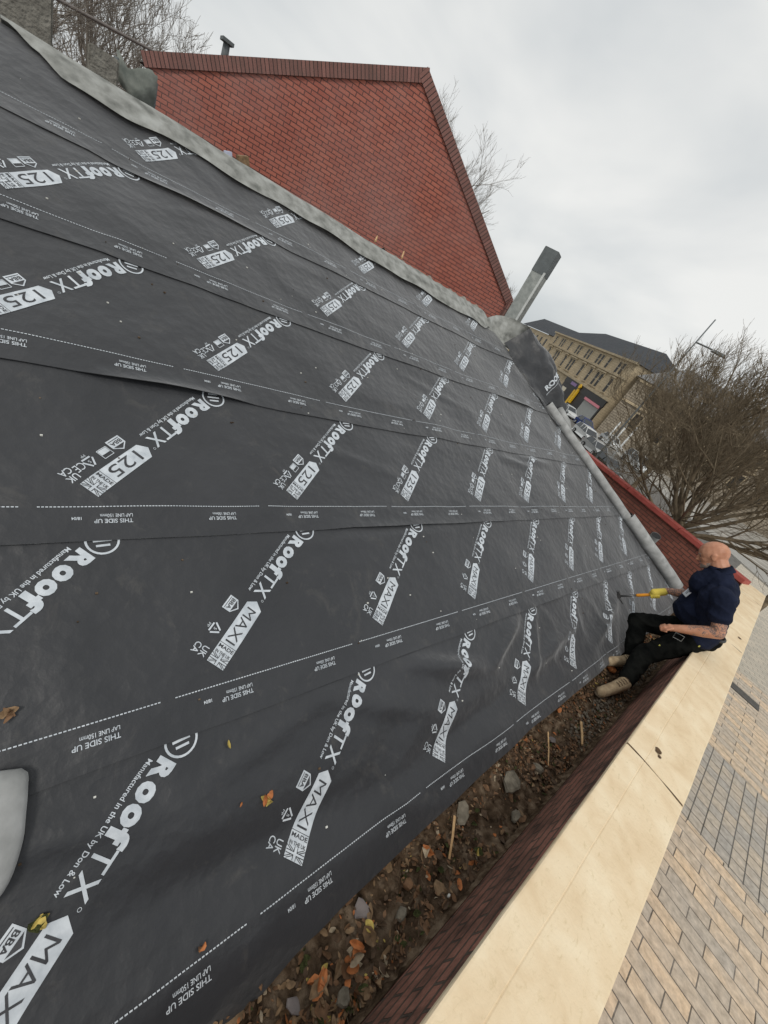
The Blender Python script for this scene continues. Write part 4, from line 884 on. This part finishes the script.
# ================================================================== cars
def car(label, pos, mat, L=4.2, Wd=1.75, H=1.46, estate=False, flip=1):
    pos = Vector((pos[0], pos[1], GZ + .004)); root = thing('parked_car', label, 'car', tuple(pos), 'cars parked along the street')
    X = FD * flip; Y = Vector((-X.y, X.x, 0)); Zv = Vector((0, 0, 1))
    def c(x, y, z): return pos + X * x + Y * y + Zv * z
    h = L / 2
    low_ = [(-h, .30), (-h, .72), (-h + .12, .88), (-h + .25, .93), (h - 1.15, .90), (h - .35, .76), (h - .05, .60), (h, .34), (h - .1, .24), (-h + .1, .24)]
    m = MB(); n = len(low_)
    for sgn in (-1, 1):
        ring = [c(x, sgn * (Wd / 2 - (.05 if z > .85 else 0) - (.12 if abs(x) > h - .1 else 0)), z) for x, z in low_]; m.face(ring if sgn > 0 else ring[::-1], sm=False)
    for k in range(n):
        (x0, z0), (x1, z1) = low_[k], low_[(k + 1) % n]; w0, w1 = [Wd / 2 - (.05 if z > .85 else 0) - (.12 if abs(x) > h - .1 else 0) for x, z in (low_[k], low_[(k + 1) % n])]
        m.face([c(x0, -w0, z0), c(x0, w0, z0), c(x1, w1, z1), c(x1, -w1, z1)])
    rear = -h + (.18 if estate else .55); gh_ = [(rear - .0, .90), (rear + .22, H - .06), (rear + .5, H), (h - 2.25, H), (h - 1.9, H - .07), (h - 1.2, .89)]
    roofp = gh_[1:5]
    for k in range(len(roofp) - 1):
        (x0, z0), (x1, z1) = roofp[k], roofp[k + 1]; m.face([c(x0, -Wd / 2 + .22, z0 + .01), c(x0, Wd / 2 - .22, z0 + .01), c(x1, Wd / 2 - .22, z1 + .01), c(x1, -Wd / 2 + .22, z1 + .01)])
    for sgn in (-1, 1):      # roof pillars
        for a, b in ((gh_[0], gh_[1]), (gh_[5], gh_[4]), ((0.0, .9), (-.05, H)), ((-h + 1.5, .9), (-h + 1.45, H)) if estate else (gh_[0], gh_[1])):
            m.tube([c(a[0], sgn * (Wd / 2 - .07), a[1]), c(b[0], sgn * (Wd / 2 - .215), b[1])], .04, 5)
    m.build('body', mat, root, merge=1e-4)
    m = MB()
    for sgn in (-1, 1): m.face([c(x, sgn * (Wd / 2 - .085 - .14 * max(0, (z - .9) / (H - .9))), z) for x, z in gh_])
    for a, b in ((0, 1), (5, 4)):
        (x0, z0), (x1, z1) = gh_[a], gh_[b]; m.face([c(x0, -Wd / 2 + .09, z0), c(x0, Wd / 2 - .09, z0), c(x1, Wd / 2 - .225, z1), c(x1, -Wd / 2 + .225, z1)])
    m.build('window_glass', 'car_glass', root)
    for x in (-h + .78, h - .82):
        for sgn in (-1, 1):
            m = MB(); m.tube([c(x, sgn * (Wd / 2 - .2), .31), c(x, sgn * (Wd / 2 + .015), .31)], .31, 16); w_ = m.build('wheel', 'tyre', root); LOCS[w_.name] = LOCS[root.name]
            m = MB(); m.tube([c(x, sgn * (Wd / 2 + .01), .31), c(x, sgn * (Wd / 2 + .03), .31)], .19, 12); m.build('rim', 'rim', w_)
    for sgn in (-1, 1):
        m = MB(); m.box(c(h - .12, sgn * (Wd / 2 - .3), .62), (.2, .34, .12), (X, Y, Zv)); m.build('headlight', 'headlamp', root)
        m = MB(); m.box(c(-h + .05, sgn * (Wd / 2 - .22), .74), (.12, .22, .2), (X, Y, Zv)); m.build('tail_light', 'tail_lamp', root)
car('white hatchback parked furthest up the street before the shops', (-28.6, 62.2), 'car_white', flip=-1)
car('dark blue car parked in front of the grey shutter', (-23.9, 59.0), 'car_blue', flip=-1)
car('white estate car parked in front of the blue car', (-18.9, 49.0), 'car_white', 4.6, 1.8, 1.5, True, -1)
car('dark silver car behind the street lamp foot', (-14.9, 43.3), 'car_silver', flip=-1)
car('small black car nearest to the red end wall', (-11.5, 38.4), 'car_black', 3.9, 1.7, 1.42, flip=-1)
car('white car seen through the bare branches right of the blue car', (-19.6, 59.5), 'car_white', flip=-1)
car('white van-like estate seen through the branches furthest right', (-14.0, 55.0), 'car_white', 4.5, 1.85, 1.75, True, -1)

# street lamp and slim posts
lp = thing('street_lamp', 'tall grey street lamp with one arm among the bare branches', 'street lamp', (-7.85, 23.72, GZ))
m = MB(); m.tube([(-7.85, 23.72, GZ), (-7.85, 23.72, 1.2), (-7.85, 23.72, 6.85)], [.07, .055, .03], 8); m.build('pole', 'dark_steel', lp)
m = MB(); arm = [(-7.85, 23.72, 5.75), (-7.55, 23.9, 5.78), (-7.15, 24.1, 5.80)]; m.tube(arm, .035, 6); m.build('arm', 'dark_steel', lp)
m = MB(); c_ = Vector((-6.85, 24.25, 5.78)); dx = Vector((.9, .45, 0)).normalized(); m.box(c_, (.72, .26, .13), (dx, Vector((-dx.y, dx.x, 0)), Vector((0, 0, 1))), taper=.7); m.build('lamp_head', 'dark_steel', lp, merge=1e-4, bevel=.02)
for k, (lb, x, y, z1) in enumerate((('leftmost of three slim white posts by the kerb', -17.8, 52.0, -.1), ('middle one of three slim white posts by the kerb', -16.6, 51.0, .1), ('rightmost and tallest of three slim white posts by the kerb', -14.2, 46.5, .5))):
    p_ = thing('post', lb, 'post', (x, y, GZ), 'slim white posts'); m = MB(); m.tube([(x, y, GZ), (x, y, z1)], [.10, .09], 8); m.build('shaft', 'car_white', p_); m = MB(); m.tube([(x, y, z1), (x, y, z1 + .15)], [.12, .05], 8); m.build('cap', 'car_white', p_)
m = MB(); m.box((3.08, 17.7, GZ + .02), (1.25, .5, .03), (Vector((.985, .03, 0)).normalized(), Vector((-.03, .985, 0)).normalized(), Vector((0, 0, 1)))); o = m.build('drain_cover', 'drain_slab', merge=1e-4, bevel=.005); tag(o, 'dark rectangular slab set in the pale paving', 'drain cover')

# ================================================================== worker
def ell(bm, c, r, ax=None, seg=16):
    b = bmesh.new(); bmesh.ops.create_uvsphere(b, u_segments=seg, v_segments=10, radius=1)
    X, Y, Z = ax or (Vector((1, 0, 0)), Vector((0, 1, 0)), Vector((0, 0, 1)))
    mp = {}
    for v in b.verts: mp[v.index] = bm.verts.new(Vector(c) + X * (v.co.x * r[0]) + Y * (v.co.y * r[1]) + Z * (v.co.z * r[2]))
    for f in b.faces: bm.faces.new([mp[v.index] for v in f.verts])
    b.free()
def cap(bm, a, ra, b, rb, seg=14):
    a = Vector(a); b = Vector(b); ell(bm, a, (ra,) * 3, seg=seg); ell(bm, b, (rb,) * 3, seg=seg)
    t = (b - a).normalized(); o = t.orthogonal().normalized(); p = t.cross(o); A_ = []; B_ = []
    for k in range(seg):
        an = 2 * math.pi * k / seg; d = o * math.cos(an) + p * math.sin(an); A_.append(bm.verts.new(a + d * ra)); B_.append(bm.verts.new(b + d * rb))
    for k in range(seg): bm.faces.new((A_[k], A_[(k + 1) % seg], B_[(k + 1) % seg], B_[k]))
    bm.faces.new(A_[::-1]); bm.faces.new(B_)
def chain(bm, pts, rs):
    for (a, b), (ra, rb) in zip(zip(pts, pts[1:]), zip(rs, rs[1:])): cap(bm, a, ra, b, rb)
def organic(name, bm, voxel, mats, parent, smooth=6, wrinkle=0, wscale=14, pick=None):
    bmesh.ops.recalc_face_normals(bm, faces=bm.faces)
    me = bpy.data.meshes.new('tmp'); bm.to_mesh(me); bm.free(); o = bpy.data.objects.new('tmp', me); COL.objects.link(o)
    r = o.modifiers.new('r', 'REMESH'); r.mode = 'VOXEL'; r.voxel_size = voxel; r.use_smooth_shade = True
    s = o.modifiers.new('s', 'SMOOTH'); s.iterations = smooth; s.factor = .5
    dg = bpy.context.evaluated_depsgraph_get(); dg.update(); ne = bpy.data.meshes.new_from_object(o.evaluated_get(dg)); bpy.data.objects.remove(o)
    ne.name = name; off = LOCS.get(parent.name, Vector())
    nr = [v.normal.copy() for v in ne.vertices]
    for v, n in zip(ne.vertices, nr):
        if wrinkle:
            q = v.co * wscale; v.co += n * wrinkle * (1 - 2 * abs(noise.noise(Vector((q.x * .7, q.y * .7, q.z * 1.6)))))
        v.co -= off
    ne.materials.clear(); ob = link(name, ne, mats, parent)
    if pick:
        for p in ne.polygons: p.material_index = pick(p.center + off)
    ne.polygons.foreach_set('use_smooth', [True] * len(ne.polygons)); LOCS[ob.name] = off
    return ob
V = Vector
per = thing('person', 'bald worker in navy polo and black trousers sitting on the coping with a hammer', 'person', (.42, 5.2, .5))
pel, lhip, rhip = V((.385, 5.2, .64)), V((.37, 5.08, .585)), V((.33, 5.31, .60))
lk, rk, la, ra_ = V((.205, 4.76, .185)), V((-.07, 5.10, .285)), V((.285, 4.33, -.005)), V((.18, 4.84, .01))
lsh, rsh, nb = V((.215, 4.80, 1.12)), V((.09, 5.23, 1.14)), V((.05, 5.02, 1.24))
lel, lwr = V((.415, 4.75, .855)), V((.185, 4.70, .635)); rel, rwr = V((.06, 5.28, .84)), V((-.115, 5.2, .735))
hc = V((-.098, 5.04, 1.33)); hf = V((-.68, -.10, -.72)).normalized(); hl_ = V((-.03, -1, 0.0)); hu = hl_.cross(hf).normalized() * 1; 
if hu.z < 0: hu = -hu
hl_ = hu.cross(hf).normalized()
HA = (hf, hl_, hu)
def H_(f, l, u): return hc + hf * f + hl_ * l + hu * u
b = bmesh.new()
ell(b, H_(-.012, 0, .03), (.126, .098, .114), HA); ell(b, H_(.03, 0, -.01), (.084, .074, .095), HA); ell(b, H_(.052, 0, -.078), (.052, .054, .048), HA)
ell(b, H_(.02, 0, -.06), (.07, .060, .055), HA); ell(b, H_(.092, 0, .028), (.018, .048, .013), HA)
ell(b, H_(.112, 0, -.014), (.020, .014, .028), HA); ell(b, H_(.126, 0, -.030), (.017, .018, .013), HA); ell(b, H_(.094, 0, -.066), (.012, .025, .009), HA); ell(b, H_(.090, 0, -.100), (.022, .024, .020), HA)
for sg in (-1, 1):
    ell(b, H_(-.006, sg * .100, -.016), (.022, .010, .035), HA); ell(b, H_(-.014, sg * .104, .004), (.022, .009, .018), HA); ell(b, H_(.070, sg * .043, -.024), (.022, .020, .018), HA)
chain(b, [H_(-.03, 0, -.04), nb + V((-.02, 0, .03)), nb + V((.04, 0, -.10))], [.078, .082, .10])
# arms
chain(b, [lsh, lsh.lerp(lel, .55), lel, lel.lerp(lwr, .35), lwr], [.074, .066, .056, .056, .036]); chain(b, [rsh, rsh.lerp(rel, .5), rel, rel.lerp(rwr, .4), rwr], [.072, .062, .052, .051, .034])
chain(b, [nb + V((.05, 0, -.12)), pel], [.10, .12])
# left fist resting above the thigh
fd = (lwr - lel).normalized(); fside = fd.cross(V((0, 0, 1))).normalized(); fup = fside.cross(fd)
def FH(a, s, u): return lwr + fd * a + fside * s + fup * u
chain(b, [lwr, FH(.045, 0, 0)], [.031, .036]); ell(b, FH(.060, 0, .0), (.044, .042, .024), (fd, fside, fup))
for k, s in enumerate((-.032, -.011, .011, .031)):
    ln = (.9, 1.05, 1, .85)[k]; chain(b, [FH(.085, s, .012), FH(.085 + .034 * ln, s, .000), FH(.088 + .030 * ln, s, -.026), FH(.072, s, -.034)], [.0115, .0105, .0095, .009])
chain(b, [FH(.030, -.036, .004), FH(.065, -.052, -.006), FH(.095, -.040, -.020)], [.0135, .0115, .010])
body = organic('body', b, .0052, ['skin', 'tattooed_skin'], per, 4, pick=lambda c: 1 if ((c - lsh.lerp(lel, .86)).length < .095 or (c - rel.lerp(rwr, .55)).length < .115 or ((c - lel.lerp(lwr, .42)).length < .10 and noise.noise(c * 22) > .05)) and c.z < 1.0 else 0)
# face details
for sg in (-1, 1):
    m = MB(); c_ = H_(.096, sg * .033, .003); m.tube([c_ - hl_ * .014, c_ + hl_ * .014], [.006, .006], 8); m.build('eye', 'eye_dark', per)
    m = MB(); m.tube([H_(.103, sg * .016, .026), H_(.106, sg * .034, .030), H_(.092, sg * .055, .022)], [.004, .005, .003], 6); m.build('eyebrow', 'beard_grey', per)
b = bmesh.new(); ell(b, H_(.055, 0, -.088), (.052, .0505, .042), HA); ell(b, H_(.088, 0, -.100), (.026, .028, .024), HA); ell(b, H_(.03, .034, -.075), (.045, .024, .034), HA); ell(b, H_(.03, -.034, -.075), (.045, .024, .034), HA); ell(b, H_(.101, 0, -.054), (.012, .026, .006), HA)
organic('beard', b, .005, 'beard_grey', per, 2, .0012, 90)
m = MB(); m.tube([H_(.106, -.022, -.067), H_(.110, 0, -.066), H_(.106, .022, -.067)], [.003, .005, .003], 8); m.build('mouth', 'lip', per)
# polo shirt
b = bmesh.new(); mid = pel.lerp((lsh + rsh) / 2, .5)
chain(b, [lsh + V((.015, .03, -.02)), (lsh + rsh) / 2 + V((.01, 0, 0)), rsh + V((.0, -.03, -.02))], [.10, .135, .10])
for t, r in ((0.0, .115), (.5, .125), (1, .115)): chain(b, [(lsh.lerp(rsh, .18 + .64 * t)) + V((0, 0, -.06)), lhip.lerp(rhip, .5 + (t - .5) * 1.0) + V((-.015, 0, .16)), lhip.lerp(rhip, .5 + (t - .5) * 1.1) + V((.0, 0, .06))], [.135, .150 if t == .5 else .140, r + .025])
ell(b, mid + V((-.085, -.01, -.10)), (.17, .20, .16)); ell(b, mid + V((-.06, 0, .13)), (.155, .19, .17)); chain(b, [nb + V((.0, 0, -.16)), mid + V((-.10, 0, .10)), mid + V((-.11, 0, -.10))], [.135, .165, .17])
chain(b, [lsh, lsh.lerp(lel, .52)], [.10, .092]); chain(b, [rsh, rsh.lerp(rel, .65)], [.098, .084])
chain(b, [rsh + V((-.01, -.10, -.05)), mid + V((-.10, -.03, .08))], [.13, .15]); chain(b, [rsh, rsh.lerp(rel, .72)], [.11, .092]); chain(b, [nb + V((-.010, 0, .0)), nb + V((.03, 0, -.08))], [.092, .14]); chain(b, [lsh.lerp(rsh, .2) + V((0, 0, .02)), nb + V((.02, 0, -.04)), lsh.lerp(rsh, .8) + V((0, 0, .02))], [.09, .12, .09])
shirt = organic('polo_shirt', b, .0075, 'navy_cotton', per, 5, .011, 8)
m = MB(); nc = 16     # collar
for k in range(nc):
    def q(k, t):
        an = 2 * math.pi * k / nc; ax_ = (hc - nb).normalized(); o_ = hl_; p_ = ax_.cross(o_).normalized(); rr = .098 + .012 * t; return nb + V((-.018, 0, .030)) + (o_ * math.cos(an) + p_ * math.sin(an)) * rr - ax_ * (.065 * t - .02)
    m.face([q(k, 0), q(k + 1, 0), q(k + 1, 1), q(k, 1)], sm=True); m.face([q(k, 0) * 1, q(k, 0) * 1, q(k + 1, 0), q(k + 1, 0)][0:0] or [q(k + 1, 0), q(k, 0), q(k, 1) - V((0, 0, .004)), q(k + 1, 1) - V((0, 0, .004))], sm=True)
m.build('collar', 'navy_cotton', shirt, merge=1e-5)
# trousers
b = bmesh.new(); ell(b, pel + V((.0, 0, -.01)), (.17, .205, .135)); 
for (hp, kn, an) in ((lhip, lk, la), (rhip, rk, ra_)):
    chain(b, [hp, hp.lerp(kn, .52) + V((.0, .0, -.025)), kn, kn.lerp(an, .35), kn.lerp(an, .88)], [.13, .108, .090, .082, .070])
tro = organic('trousers', b, .0075, 'black_workwear', per, 5, .013, 9)
m = MB(); q0 = lhip.lerp(lk, .5) + V((-.03, -.10, .035)); hd = (lk - lhip).normalized(); 
def sqloop(c, ex_, ey_, w_, h_, r):
    mm = MB(); p = [c + ex_ * (i * w_ / 2) + ey_ * (j * h_ / 2) for i, j in ((-1, -1), (1, -1), (1, 1), (-1, 1))]
    mm.tube(p + [p[0], p[1]], r, 6); return mm
up_ = V((0, 0, 1)) - hd * hd.z; up_.normalize()
sqloop(V((.262, 4.80, .56)), V((-.75, -.45, -.1)).normalized(), V((-.2, -.3, .8)).normalized(), .085, .07, .0035).build('tool_loop', 'grey_metal', tro)
for c_, sz in ((V((.225, 4.80, .36)), .03), (V((.43, 4.96, .585)), .03), (V((.13, 5.22, .60)), .025)):
    m = MB(); m.box(c_, (.012, sz * 1.4, sz * .7)); m.build('yellow_tab', 'tab_yellow', tro)
# belt
m = MB(); ring_ = []
for k in range(25):
    an = 2 * math.pi * k / 24; ring_.append(pel + V((math.cos(an) * .158 - .01, math.sin(an) * .185, .055 + .02 * math.cos(an))))
m.tube(ring_, .016, 6, cap=False); m.build('belt', 'black_plastic', tro)
# boots
for an, kn, toe in ((la, lk, V((.222, 4.03, -.118))), (ra_, rk, V((.065, 4.56, -.088)))):
    b = bmesh.new(); d = (toe - an); d.z = 0; d.normalize(); heel = an + V((0, 0, -.085)) - d * .045; heel.z = max(heel.z, -.115)
    chain(b, [an.lerp(kn, .22), an, heel + V((0, 0, .03))], [.066, .062, .052]); chain(b, [heel + V((0, 0, .025)), (heel + toe) / 2 + V((0, 0, .035)), toe + V((0, 0, .022))], [.052, .056, .050]); chain(b, [an, (heel + toe) / 2 + V((0, 0, .045))], [.060, .052])
    bt = organic('boot', b, .006, 'suede_boot', per, 4)
    b = bmesh.new(); hh = heel + V((0, 0, -.012)); tt = toe + V((0, 0, -.010)); sd_ = d.cross(V((0, 0, 1)))
    for t in (0, .33, .66, 1): ell(b, hh.lerp(tt, t), ((.05, .052, .056, .052)[int(t * 3)] + .01, (.046, .044, .054, .046)[int(t * 3)], .014), (d, sd_, V((0, 0, 1))))
    cap(b, hh, .02, tt, .02); organic('sole', b, .006, 'boot_sole', bt, 3)
    m = MB()
    for k in range(5):
        c_ = an.lerp((heel + toe) / 2 + V((0, 0, .04)), k / 4.5) + V((0, 0, .064)) + d * .014; m.tube([c_ - sd_ * .026, c_ + V((0, 0, .006)), c_ + sd_ * .026], .0035, 5)
    m.build('laces', 'leaf_dark', bt)
# right hand in glove round the hammer shaft
hm0, hm1 = V((-.105, 5.185, .695)), V((-.375, 5.085, .355)); hd_ = (hm1 - hm0).normalized()
grip = hm0.lerp(hm1, .22)
pal = (grip - rwr); pal = pal - hd_ * pal.dot(hd_); pn = pal.normalized() if pal.length > 1e-3 else V((0, 0, -1)); ps = hd_.cross(pn).normalized()
if ps.z < 0: ps = -ps
def GH(a, s, n): return grip + hd_ * a + ps * s + pn * n
b = bmesh.new(); chain(b, [rwr.lerp(grip, .25), GH(0, .026, -.02)], [.040, .040]); ell(b, GH(0, .030, -.002), (.046, .019, .036), (hd_, ps, pn))
for k, a in enumerate((-.034, -.012, .011, .033)):
    chain(b, [GH(a, .028, .020), GH(a, .012, .034), GH(a, -.014, .030), GH(a, -.024, .008), GH(a, -.014, -.010)], [.0125, .012, .0115, .011, .010])
chain(b, [GH(.015, .026, -.018), GH(.036, .012, -.022), GH(.048, -.004, -.012)], [.014, .012, .0105])
organic('glove', b, .0045, ['glove_yellow', 'glove_orange'], per, 3, pick=lambda c: 1 if (c - grip).dot(ps) < -.004 else 0)
# name badge on the chest
bc = V((.03, 4.93, .905))
from mathutils.bvhtree import BVHTree
def snap(ob, origin, direction):
    me = ob.data; off = LOCS.get(ob.name, Vector()); bv = BVHTree.FromPolygons([v.co + off for v in me.vertices], [tuple(p.vertices) for p in me.polygons])
    h = bv.ray_cast(origin, direction.normalized()); return h[0], h[1]
tgt = mid + V((0, 0, .14)); o_ = V((-.45, 3.9, 1.35))
hit, nn_ = snap(shirt, o_, V((-.03, 4.90, .95)) - o_)
if hit is not None:
    # square patch, set on its corner like the photographed one
    ex_ = V((.45, .35, .75)); ex_ = (ex_ - nn_ * ex_.dot(nn_)).normalized(); ey_ = nn_.cross(ex_); m = MB(); c_ = hit + nn_ * .008
    m.prism([c_ + ex_ * i * .044 + ey_ * j * .052 for i, j in ((-1, -1), (1, -1), (1, 1), (-1, 1))], nn_ * .003); bd = m.build('badge', 'badge_white', shirt)
    m = MB()
    for k in range(3): m.box(c_ + nn_ * .0045 + ex_ * (.014 - k * .014), (.005, .05 - .012 * k, .0015), (ex_, ey_, nn_))
    LOCS[bd.name] = LOCS[per.name]; m.build('badge_lines', 'navy_cotton', bd)
# hammer
ha = thing('hammer', 'hammer with orange grip and dark steel head in the gloved hand', 'hammer', tuple(hm0))
m = MB(); m.tube([hm0, hm0.lerp(hm1, .12), hm0.lerp(hm1, .25), hm0.lerp(hm1, .58), hm0.lerp(hm1, .62)], [.017, .019, .017, .018, .014], 10); m.build('grip', 'hammer_orange', ha)
m = MB(); m.tube([hm0.lerp(hm1, .6), hm1], [.012, .0125], 8); m.build('shaft', 'hammer_steel', ha)
hx = V((.38, -.05, -.55)); hx = V((-.35, -.1, .9)); hx = (hx - hd_ * hx.dot(hd_)).normalized(); hy = hd_.cross(hx)
m = MB(); m.tube([hm1 + hx * .030, hm1 + hx * .045, hm1 + hx * .062, hm1 + hx * .064], [.014, .013, .021, .021], 12); m.box(hm1 + hx * .008, (.06, .034, .038), (hx, hy, hd_))
m.tube([hm1 - hx * .012, hm1 - hx * .045 - hd_ * .004, hm1 - hx * .098 - hd_ * .020], [.015, .011, .004], 8); m.build('head', 'hammer_steel', ha)

# flap lettering mapped onto the flap face by projection
flo = [o for o in fl.children if o.name.startswith('black_flap')][0]
pv, pf, o0, ex, ey, fn = FLAPTXT; me = flo.data; off = LOCS[fl.name]
bv = BVHTree.FromPolygons([v.co + off for v in me.vertices], [tuple(p.vertices) for p in me.polygons])
bm = bmesh.new(); vv = []
for p in pv:
    s_ = o0 + ex * p.x + ey * p.y; h = bv.ray_cast(s_ + fn * .8, -fn)
    vv.append(bm.verts.new((h[0] + fn * .006) if h[0] is not None else s_)); vv[-1].tag = h[0] is None
for f in pf:
    if any(vv[i].tag for i in f): continue
    try: bm.faces.new([vv[i] for i in f])
    except ValueError: pass
bmesh.ops.delete(bm, geom=[v for v in bm.verts if not v.link_faces], context='VERTS')
LOCS[flo.name] = off
if bm.faces: bm_obj('printed_lettering', bm, 'print_white', flo)
else: bm.free()
